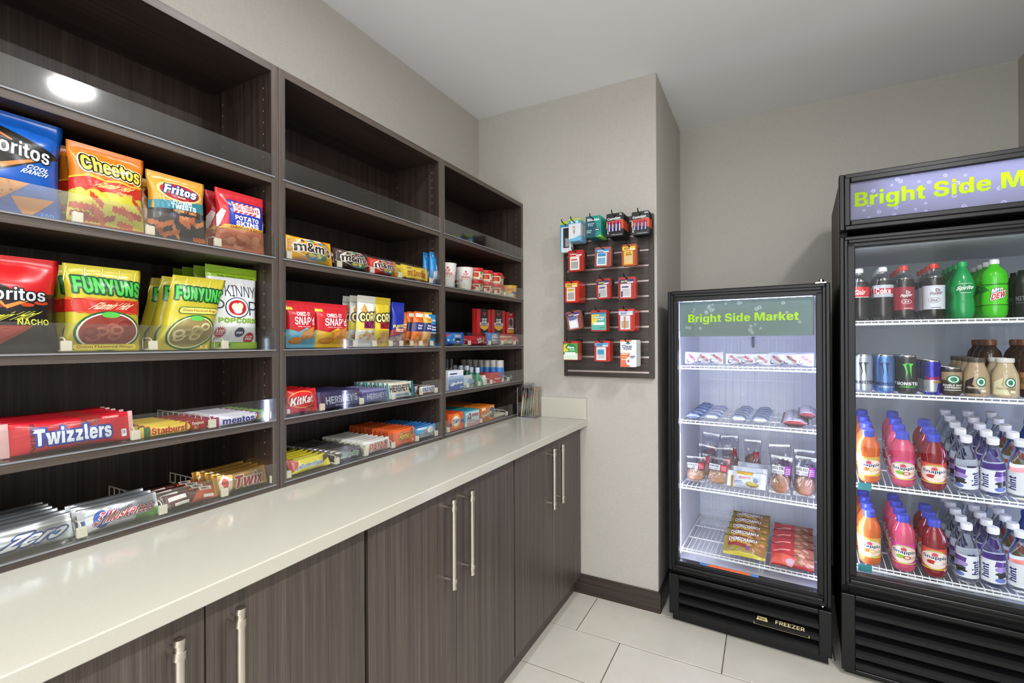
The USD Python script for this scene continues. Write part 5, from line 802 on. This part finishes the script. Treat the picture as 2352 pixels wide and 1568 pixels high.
soda('bright green lemon lime bottle with a green cap', 'green lemon lime bottle', .384, .122, '0f8a48', None, [('p', [(.34, .28), (.50, .18), (.72, .30), (.70, .78), (.56, .90), (.36, .74)], '0c7a40'), ('t', 'Sprite', .54, .52, .34, .40, 'eef4f0', {'wt': 800, 'sh': .2, 'rot': 4}), ('r', .44, .14, .66, .18, 'd0e4d8'), ('r', .40, .88, .68, .91, 'd0e4d8')], '14a058', spP, [], 4, az=.086, ah=.046)
mdP = [(0, .004), (.022, .002), (.028, 0), (.034, .010), (.0365, .034), (.035, .044), (.035, .120), (.0365, .128), (.0365, .150), (.031, .168), (.018, .182), (.0135, .190), (.0128, .196), (0, .196)]
soda('lime green citrus soda bottle with angular lettering and a white cap', 'lime green citrus soda bottle', .470, .122, '3fb41e', None, [('r', 0, 0, 1, 1, '4cc022'), ('r', 0, .96, 1, 1, '16401c'), ('r', 0, 0, 1, .03, '16401c'), ('p', [(.1, .5), (.4, .7), (.3, .9), (.5, .95), (.0, .9)], '1f7a2a'), ('p', [(.7, .1), (.95, .3), (.8, .35)], '1f7a2a'), ('t', 'Mtn', .52, .70, .24, .22, 'e6e8e8', {'wt': 900, 'sh': .25, 'rot': 18, 'ol': [(.02, '12401e')]}), ('t', 'DEW', .56, .46, .34, .26, 'c42a38', {'wt': 900, 'sh': .25, 'rot': 18, 'ol': [(.03, 'e8e8e8'), (.05, '12401e')][::-1]})], 'e2e2e8', mdP, [], 4, az=.044, ah=.076, capz=.194)
r = drink('energy_drink_bottle', 'black energy drink bottle half cut by the right picture edge on the top shelf', 'energy drink', [(0, 0), (.030, 0), (.034, .006), (.034, .105), (.028, .135), (.022, .150), (0, .150)], 'gloss', '1a1a1c', GP(.552, .125, zs), [('cap', [(0, .150), (.020, .150), (.020, .166), (0, .167)], 'plastic', '141416')], [('t', 'NITRO', .45, .45, .3, .16, '6a6a70', {'wt': 900}), ('r', .3, .28, .6, .32, '4a4a50')], .16, .02, .10, GANG-8)
lane(r, 'black energy drink bottle', GP, .552, .125, zs, 2, .076, GANG)
# cans and coffee
zs2 = 1.1155
def canp(r, h): return [(0, .003), (r*.72, .002), (r*.80, 0), (r, .010), (r, h-.014), (r*.86, h-.004), (r*.88, h-.001), (r*.86, h), (r*.80, h-.003), (0, h-.004)]
def can(lab, short, x, d, r, h, col, art, n, m='foil', rot=0):
    p = canp(r, h); o = drink('drink_can', lab, 'drink can', p, m, col, GP(x, d, zs2), [('lid', [(0, h-.0035), (r*.80, h-.0025), (r*.86, h+.0006), (r*.88, h-.001), (r*.86, h-.006)], 'chrome', None)], art, 2*math.pi*r*.62, .008, h-.024, GANG-8+rot, 'can', am=m)
    lane(o, short, GP, x, d, zs2, n, 2*r+.004, GANG-8+rot)
claw = lambda c, s=0: [('p', [(.36+s, .86), (.52+s, .90), (.46+s, .84), (.50+s, .60), (.45+s, .42), (.47+s, .62), (.43+s, .76), (.40+s, .83)], c), ('p', [(.52+s, .90), (.66+s, .88), (.60+s, .82), (.59+s, .56), (.61+s, .40), (.56+s, .62), (.55+s, .78)], c)]
can('silver energy drink can at the left end of the second shelf', 'silver energy drink can', .083, .105, .0315, .148, 'b4bac8', claw('4a4e5a') + [('t', 'MONSTER', .52, .25, .62, .10, '3a3e4a', {'wt': 800})], 3)
can('pale blue energy drink can with a dark claw mark', 'pale blue energy drink can', .151, .105, .0320, .148, '5a7fc4', claw('3a4a6a') + [('t', 'MONSTER', .56, .22, .62, .09, '26345a', {'wt': 800}), ('t', 'ENERGY', .56, .12, .4, .05, 'd0dcf0')], 3)
can('black energy drink can with a bright green claw mark', 'black energy drink can', .219, .105, .0318, .146, '17181a', claw('38c832', .02) + [('t', 'MONSTER', .54, .25, .66, .10, 'e6e8e8', {'wt': 800}), ('t', 'ENERGY', .54, .15, .42, .05, '4ac03a')], 3, m='gloss')
can('slim blue and silver energy drink can', 'slim blue and silver energy drink can', .292, .105, .0275, .128, '3a35a4', [('p', [(0, 0), (.62, 0), (.70, .46), (0, .46)], 'b4b8c6'), ('p', [(.62, 0), (1, 0), (1, .46), (.78, .46)], '3f38b0'), ('t', 'Red', .46, .52, .30, .12, 'd02a4a', {'wt': 800}), ('t', 'Bull', .78, .52, .30, .12, 'd02a4a', {'wt': 800}), ('p', [(.5, .40), (.9, .46), (.86, .36), (.6, .34)], 'd9aa5a')], 3)
can('short brown coffee can with a round green emblem', 'short brown coffee can', .348, .105, .0295, .103, '3a2f2a', [('p', [(0, .62), (1, .62), (1, 1), (0, 1)], '9a8468'), ('e', .55, .66, .19, .20, '1c6a4a'), ('e', .55, .66, .14, .15, 'dfe6e2'), ('e', .55, .66, .09, .11, '2a7a58'), ('t', 'DOUBLE SHOT', .54, .38, .56, .09, 'e6e2dc', {'wt': 800}), ('t', 'ESPRESSO', .54, .27, .44, .08, 'e6e2dc', {'wt': 800}), ('r', .3, .14, .8, .17, 'e6e2dc')], 3, m='satin')
frP = [(0, .003), (.026, .001), (.031, 0), (.0365, .008), (.037, .060), (.035, .080), (.028, .102), (.0235, .114), (.0225, .124), (0, .124)]
def coffee(lab, short, x, d, body, half, n):
    o = drink('coffee_bottle', lab, 'coffee bottle', frP, 'juice', body, GP(x, d, zs2), [('lid', [(0, .124), (.0245, .124), (.025, .127), (.025, .137), (.0235, .140), (0, .140)], 'plastic', 'cfc9c4' if half == 'd6cfae' else '4a4038')],
        [('p', [(.05, 0), (.62, 0), (.50, .30), (.34, .52), (.40, .95), (.10, .70)], half), ('e', .62, .68, .17, .27, '1c6a4a'), ('e', .62, .68, .13, .21, 'dfe8e4'), ('e', .62, .68, .08, .14, '2f7f5e'), ('t', 'frappuccino', .44, .34, .66, .15, 'e8e2d6' if half != 'd6cfae' else '6a5a3c', {'wt': 500, 'sh': .25, 'rot': -3}), ('r', .62, .10, .78, .24, 'ded6c8')], .085, .010, .064, GANG-8)
    lane(o, short, GP, x, d, zs2, n, .0775, GANG-8)
coffee('mocha coffee bottle with a dark label patch', 'mocha coffee bottle', .418, .112, 'a58f74', '2f241e', 4)
coffee('cream coffee bottle with a pale yellow label patch', 'cream coffee bottle', .494, .112, 'b5a283', 'd6cfae', 2)
brP = [(0, 0), (.033, .001), (.036, .008), (.036, .130), (.030, .160), (.018, .178), (.0165, .185), (0, .185)]
r = drink('tea_bottle', 'dark brown bottle standing behind the cream coffee bottles', 'tea bottle', brP, 'juice', '3a2216', GP(.495, .275, zs2), [('cap', CAP(.185, .019, .022), 'plastic', '7a4a30')], [('r', 0, 0, 1, 1, '9a7448'), ('r', .2, .3, .8, .7, '7a5a38')], .14, .03, .06, GANG-8)
k = 0
for i in range(3):
    for j in range(3):
        if i+j: k += 1; dup(r, 'dark brown tea bottle in the block behind the coffee bottles, number %s' % ['', 'two', 'three', 'four', 'five', 'six', 'seven', 'eight', 'nine'][k], GP(.495+.0755*i, .275+.076*j - .14*(i > 0), zs2), (0, 0, GANG-8))
# juice lanes on the two lower shelves
snP = [(0, .004), (.022, .003), (.030, 0), (.0360, .009), (.0372, .022), (.0362, .030), (.0362, .112), (.0375, .120), (.0375, .140), (.034, .158), (.026, .174), (.0205, .183), (.019, .190), (0, .190)]
def juice(lab, short, x, liq, lab1, fr1, fr2, n, zs, tilt, capc='3f49b8', dx=None):
    art = [('r', 0, 0, 1, 1, lab1), ('e', .52, .46, .40, .40, 'f0d8cc'), ('r', 0, .015, 1, .06, 'c4d63c'), ('p', [(.28, .80), (.38, .90), (.52, .93), (.66, .90), (.78, .80), (.66, .85), (.52, .88), (.38, .85)], '9cc85a'), ('b', .52, .70, .15, 'c84a60', 14), ('t', 'Snapple', .54, .57, .62, .20, '26305e', {'wt': 800, 'rot': -2, 'ol': [(.02, 'f4f0ee')]}), ('e', .44, .36, .11, .095, fr1), ('e', .60, .33, .10, .085, fr2), ('e', .60, .33, .06, .05, 'f0e8d8'), ('r', .70, .28, .86, .30, 'a86a6a'), ('r', .70, .34, .84, .36, 'a86a6a')]
    r = drink('juice_bottle', lab, 'juice bottle', snP, 'juice', liq, GP(x, .115, zs+tilt*.037+.001), [('cap', [(0, .188), (.0205, .188), (.021, .205), (.0195, .212), (.017, .214), (0, .214)], 'plastic', capc)], art, .128, .031, .080, GANG-10, lean=math.degrees(math.atan(tilt)))
    lane(r, short, GP, x, .115, zs+tilt*.037+.001, n, .0785, GANG-10, tilt)
    return r
hnP = [(0, .005), (.020, .004), (.026, 0), (.0325, .008), (.0335, .020), (.0325, .030), (.0325, .100), (.0335, .110), (.031, .132), (.024, .155), (.0165, .178), (.0150, .186), (.0150, .194), (0, .194)]
def hint_art(fr, side):
    a = [('r', 0, 0, 1, 1, 'e4e6f0'), ('t', 'hint', .72 if side else .30, .48, .84*.5, .30, '2a2f6e', {'wt': 800, 'rot': 90})]
    x = .34 if side else .72
    a += [('p', [(x-.2, .72), (x+.14, .70), (x+.16, .90), (x-.16, .96)], '5a3a90'), ('e', x, .60, .19, .13, 'a08ad0'), ('e', x-.04, .14, .15, .10, '6a7fc8')] if fr == 'b' else [('p', [(x-.16, .70), (x+.2, .70), (x+.2, .92), (x-.12, .86)], 'd9603a'), ('e', x+.06, .55, .17, .14, 'd9b03a'), ('e', x+.06, .25, .16, .12, 'c9c84a')]
    if fr == 'b': a += [('e', x+.06*math.cos(q*2.4)*(1+q % 2), .36+.05*math.sin(q*2.4)*(1+q % 2), .075, .050, ['22262c', '343a42'][q % 2]) for q in range(12)]
    return a
def water(lab, short, x, fr, side, n, zs, tilt, d0=.115):
    r = drink('water_bottle', lab, 'water bottle', hnP, 'water', None, GP(x, d0, zs+tilt*.037+.001), [('cap', [(0, .1945), (.0172, .1945), (.0175, .212), (.016, .2165), (0, .2165)], 'plastic', 'e4e4ec')], hint_art(fr, side), .120, .022, .084, GANG-12, lean=math.degrees(math.atan(tilt)))
    s0 = around(prof_r(hnP)); obj('label_backing', art_mesh([(sbox(-.0595, 0, .0595, .084), 'd8dae2')], lambda p, off: s0(np.column_stack([p[:, 0], p[:, 1]+.022]), -.0005), .006)[0], M['white_wire'], r, smooth=True)
    lane(r, short, GP, x, d0, zs+tilt*.037+.001, n, .0745, GANG-12, tilt)
    return r
for lv, zz, tl, nm in ((2, .7503, .20, 'third'), (3, .4246, .06, 'lowest')):
    juice('peach juice bottle at the front left of the %s shelf' % nm, 'peach juice bottle on the %s shelf' % nm, .101, 'c9622c', 'e0a24a', 'd9692c', 'e0b83a', 4, zz, tl)
    juice('pink kiwi strawberry juice bottle at the front of the %s shelf' % nm, 'pink juice bottle on the %s shelf' % nm, .207, 'c84a6c', 'd83a9a', '8ab83a', 'b83a2c', 4, zz, tl)
    juice('dark red juice bottle at the front of the %s shelf' % nm, 'dark red juice bottle on the %s shelf' % nm, .298, '7c1420', 'd8503c', 'b8241e', 'e8e0d8', 3, zz, tl)
    water('clear water bottle with a blackberry, front of the %s shelf, lettering on its right' % nm, 'clear water bottle in the first lane on the %s shelf' % nm, .390, 'b', True, 5, zz, tl)
    water('clear water bottle with a blackberry, front of the %s shelf, lettering on its left' % nm, 'clear water bottle in the second lane on the %s shelf' % nm, .461, 'b', False, 5, zz, tl)
    water('clear water bottle with a yellow fruit label at the right edge of the %s shelf' % nm, 'clear water bottle in the third lane on the %s shelf' % nm, .532, 'y', False, 5, zz, tl, .118)
    for j in range(3):
        r = drink('water_bottle', 'blue capped water bottle at the back of the %s shelf, %s of three' % (nm, ['first', 'second', 'third'][j]), 'water bottle', hnP, 'juice', '2a4a9c', GP(.612, .20+.078*j, zz+tl*(.122+.078*j)+.001), [('cap', CAP(.1945, .0165, .02), 'plastic', '2a3fa4')], None, 0, 0, 0, 0, lean=math.degrees(math.atan(tl)))

# ---------------------------------------------------------------- frozen goods
FR = FANG
def fbag(name, label, cat_, w, h, t, col, art, x, d, z, rot=(0, 0, 0), seal='lr', m='gloss', **kw):
    return bag(name, label, cat_, w, h, t, col, art, FP(x, d, z), (rot[0], rot[1], FR+rot[2]), seal, m=m, **kw)
wrapper_art = [q for k in range(3) for q in (('e', .10+.32*k, .30, .045, .16, '4a4f9a'), ('e', .11+.32*k, .33, .035, .11, 'e4e4ee'), ('t', 'DRUMSTICK', .22+.32*k, .52, .26, .20, 'c0394a', {'wt': 800, 'rot': -38}))] + [('r', .30, .08, .36, .16, '8a94b8'), ('r', .66, .08, .72, .16, '8a94b8')]
cones = [('white wrapped ice cream cone at the left of the freezer top shelf', .140, .118, .172, .060, -2), ('white wrapped ice cream cone in the middle of the freezer top shelf', .326, .112, .176, .054, 3), ('white wrapped ice cream cone at the right of the freezer top shelf', .496, .112, .172, .055, -2), ('white wrapped ice cream cone behind the right hand one', .50, .20, .175, .060, 0)]
for k, (lab, x, d, w, h, ro) in enumerate(cones):
    fbag('ice_cream_cone', lab, 'ice cream', w, h, .058, 'cfcfd8', wrapper_art, x, d, 1.2105, (-4, 0, ro), seed=80+k, wrinkle=.20, crimp=.05)
def lying(name, label, short, cat_, w, dep, h, col, art, x, d, z, n, dd, m='foil', dz=0.0, seed=90, tilt=0.0):
    """A wrapper lying flat, long side across the shelf, its print upwards."""
    z += dep/2*math.sin(math.radians(tilt))
    root = thing(name, label, cat_, FP(x, d, z), (tilt, 0, FR))
    body, surf = pillow(w, dep, h, 'lr', seed, 16, .06, .05)
    T = np.array([[1, 0, 0, 0], [0, 0, 1, 0], [0, -1, 0, 0], [0, 0, 0, 1.0]])
    body = body.copy(); v = np.array(body.vertices); v2 = np.column_stack([v[:, 0], v[:, 2]-dep/2, -v[:, 1]+h/2]); body.vertices = v2
    obj('wrapper', body, M[m], root, smooth=True, cd=col)
    if art:
        def s2(p, off): q = surf(p, off); return np.column_stack([q[:, 0], q[:, 2]-dep/2, -q[:, 1]+h/2])
        put_art(root, art, w, dep, s2, M[m], 'printed_top', .010)
    for i in range(1, n): dup(root, '%s, %s from the front' % (short, ORD[i]), FP(x, d+dd*i, z+dz*i), (tilt, 0, FR+((i*37) % 5-2)*.8))
    return root
silver = lambda c: [('r', .1, .25, .9, .75, c), ('p', [(.15, .3), (.85, .4), (.8, .6), (.3, .7)], 'e6e8f0')]
lying('ice_cream_bar', 'blue and white ice cream bar at the far left of the freezer second shelf', 'blue and white ice cream bar in the left row', 'ice cream', .078, .082, .030, '9aa8cc', silver('4a72b8') + [('e', .3, .5, .12, .16, 'b04a5a')], .098, .125, .948, 5, .083, dz=.002)
lying('ice_cream_bar', 'white and blue ice cream bar in the second row of the freezer second shelf', 'white and blue ice cream bar in the second row', 'ice cream', .080, .082, .032, 'c8cede', silver('8aa4d4'), .178, .120, .948, 4, .083, dz=.002, seed=91)
lying('ice_cream_sandwich', 'silver white ice cream sandwich in the middle left row of the freezer', 'silver ice cream sandwich in the middle left row', 'ice cream', .082, .078, .034, 'c9cede', [('r', .12, .3, .9, .7, 'aab2cc'), ('r', .3, .44, .8, .56, '6a7494')], .292, .120, .948, 5, .080, seed=92)
lying('ice_cream_sandwich', 'silver white ice cream sandwich in the middle right row of the freezer', 'silver ice cream sandwich in the middle right row', 'ice cream', .082, .078, .034, 'c4cadc', [('r', .12, .3, .9, .7, 'a4accA'.lower()), ('r', .3, .44, .7, .56, '5a6484')], .378, .120, .948, 5, .080, seed=93)
snick = [('p', [(.06, .12), (.94, .12), (.97, .9), (.1, .9)], 'd9d4e0'), ('r', .06, .0, .94, .14, 'a03a44'), ('t', 'SNICKERS', .52, .5, .78, .5, '3a346e', {'wt': 900, 'sh': .15})]
lying('ice_cream_candy_bar', 'dark wrapped ice cream candy bar at the front right of the freezer second shelf', 'dark wrapped ice cream candy bar in the left row', 'ice cream', .104, .046, .030, '4a2b2a', snick, .512, .108, .948, 8, .047, m='gloss', seed=94)
lying('ice_cream_candy_bar', 'dark wrapped ice cream candy bar half behind the freezer door frame', 'dark wrapped ice cream candy bar in the rightmost row', 'ice cream', .070, .046, .030, '4a2b2a', snick[:2], .604-.045, .150, .980, 6, .047, m='gloss', seed=95)
# sandwiches in clear bags
bunA = lambda seed: (lambda rg: [('e', rg.uniform(.2, .8), rg.uniform(.15, .5), .07, .03, c) for c in ('b08460', '9a6a48', 'c9a484', '8f6244', 'b98c6c')])(np.random.RandomState(seed))
def sandwich(label, x, d, z, w, h, hdr, tag_c, words, rot=(0, 0, 0), seed=1, bun='b98d6a'):
    r = thing('bagged_sandwich', label, 'sandwich', FP(x, d, z+.007), (rot[0], rot[1], FR+rot[2]))
    m = trimesh.creation.icosphere(3, 1.0); v = np.array(m.vertices); from_n = __import__('meshkit').fbm(v*2.2+seed, 3, seed)
    v = v*np.array([w*.42, .028, h*.27])*(0.80+.42*from_n[:, None]); v[:, 2] = np.maximum(v[:, 2] + h*.29, .004); m.vertices = v
    n2 = __import__('meshkit').fbm(np.array(m.vertices)*60+seed, 3, seed+3)[:, None]
    obj('bun', m, M['satin'], r, smooth=True, cd=lin(bun)*(.62+.76*n2))
    b, surf = pillow(w, h, .066, 'tb', seed, 20, .05, .16, pinch=.12)
    obj('clear_bag', b, M['film'], r, smooth=True)
    put_art(r, [('r', .06, .54, .94, .74, 'e6e6ea'), ('r', .64, .52, .96, .76, tag_c), *[('r', .68, .55+.045*k, .92, .562+.045*k, 'f0e8ec') for k in range(4)], ('t', words[0], .34, .675, .52, .075, '2c2c34', {'wt': 800}), ('t', words[1], .34, .585, .52, .06, '4a4a54', {'wt': 700})] if words else [('r', .55, .45, .9, .66, tag_c)], w, h, surf, M['satin'], 'printed_label', .012)
    return r
sandwich('clear bagged burger with a red tag at the left front of the freezer third shelf', .098, .135, .634, .094, .118, 0, 'b8243c', ('ANGUS', 'CHEESE BURGER'), (-10, 0, 6), 3)
sandwich('clear bagged burger with a red tag second from the left on the freezer third shelf', .192, .135, .634, .098, .125, 0, 'b8243c', ('ANGUS', 'CHEESE BURGER'), (-12, 4, -4), 5)
sandwich('clear bagged burger leaning behind the left front one', .112, .225, .640, .088, .155, 0, 'a84a54', None, (-10, 8, 0), 7, 'a07a64')
sandwich('clear bagged burger leaning behind the second burger', .224, .225, .640, .088, .150, 0, 'a84a54', None, (-10, -6, 0), 9, 'a07a64')
sandwich('clear bagged burger at the back left of the freezer third shelf', .114, .37, .640, .09, .190, 0, '9c4a50', None, (-8, 5, 0), 11, '8f6c5a')
sandwich('clear bagged burger with a red tag at the back before the liner', .232, .37, .640, .09, .185, 0, '9c3a42', None, (-8, -5, 0), 13, '8f6c5a')
sandwich('small clear bagged burger with a striped red tag behind the white sandwich box', .322, .42, .640, .085, .165, 0, 'a03040', None, (-6, 0, 0), 15, '8f6a56')
sandwich('clear bagged rib sandwich with a purple tag right of the white box', .452, .125, .634, .092, .165, 0, '8a2a8c', ('BBQ RIB', 'SANDWICH'), (-10, 4, 4), 17, 'a8765a')
sandwich('clear bagged rib sandwich with a purple tag at the right end', .545, .135, .634, .090, .172, 0, '8a2a8c', ('BBQ RIB', 'SANDWICH'), (-9, 3, -2), 19, 'a8765a')
sandwich('clear bagged rib sandwich lying behind the first rib sandwich', .460, .235, .640, .095, .190, 0, '6a4a6c', None, (-10, -4, 0), 21, '8a6450')
sandwich('clear bagged rib sandwich behind the one at the right end', .548, .235, .640, .09, .175, 0, '6a4a6c', None, (-8, 0, 0), 23, '8a6450')
ray = [('r', .26, .70, .68, 1, 'd9a93a'), ('r', .10, 0, .17, .66, 'b8903a'), ('r', .17, 0, .84, .62, 'ccd2e2'), ('t', "Raybern's", .46, .50, .34, .22, 'b8325c', {'wt': 700, 'sh': .25}), ('r', .20, .28, .40, .32, '4a5a8c'), ('r', .20, .20, .44, .24, '7a86ac'), ('e', .66, .18, .16, .14, '9a8a4a'), ('e', .66, .20, .12, .09, 'c9b46a'), ('e', .74, .42, .06, .12, '8a92b0')]
fbag('boxed_sandwich', 'white sandwich pack with pink script and a gold strip at the front', 'sandwich', .160, .078, .055, 'dfe2ec', ray, .318, .125, .645, (-32, 0, 0), seed=101, crimp=.09, wrinkle=.07)
fbag('boxed_sandwich', 'white sandwich pack leaning behind the front white pack', 'sandwich', .150, .085, .05, 'd4d9e6', ray[1:5], .326, .200, .645, (-32, 0, 3), seed=102, crimp=.09, wrinkle=.07)
fbag('boxed_sandwich', 'white sandwich pack furthest back of the three white packs', 'sandwich', .150, .090, .05, 'ccd2e0', ray[1:3] + ray[6:8], .340, .275, .645, (-32, 0, 0), seed=103, crimp=.09, wrinkle=.07)
chim = [('r', 0, 0, 1, .12, 'c9b83a'), ('p', [(.1, .42), (.55, .34), (.55, .52), (.1, .58)], '8f2c2c'), ('p', [(.55, .2), (1, .2), (1, .8), (.62, .8)], '9a6a3c'), ('t', 'CHIMICHANGA', .46, .74, .70, .20, 'ece8e4', {'wt': 900, 'rot': -2, 'ol': [(.03, '6a3a2c')]}), ('t', 'BEEF & BEAN', .36, .60, .40, .08, 'e6c05a'), ('e', .58, .36, .06, .11, '7a4a8c')] + speck(7, .6, .25, .95, .75, .08, .09, ['b07c4a', 'c4925c', '85562f'], 3)
lying('frozen_burrito_pack', 'gold chimichanga pack at the front of the freezer bottom rack', 'gold chimichanga pack on the bottom rack', 'frozen burrito', .172, .105, .040, '8f7c34', chim, .312, .122, .334, 5, .082, m='gloss', dz=.002, seed=105, tilt=34)
redb = [('r', .55, .1, 1, .9, '9a6048'), ('p', [(0, .1), (.5, .0), (.6, .3), (.1, .5)], 'd85a48'), ('e', .45, .14, .10, .12, 'c8a0b8'), ('r', .05, .6, .45, .66, 'e09a90')] + speck(9, .58, .15, .95, .8, .09, .06, ['b8846a', '7e4634', 'c49a80'], 7)
lying('frozen_burrito_pack', 'red frozen burrito pack at the right of the freezer bottom rack', 'red frozen burrito pack on the bottom rack', 'frozen burrito', .160, .115, .042, 'b4363a', redb, .500, .116, .334, 4, .085, m='gloss', dz=.002, seed=106, tilt=30)
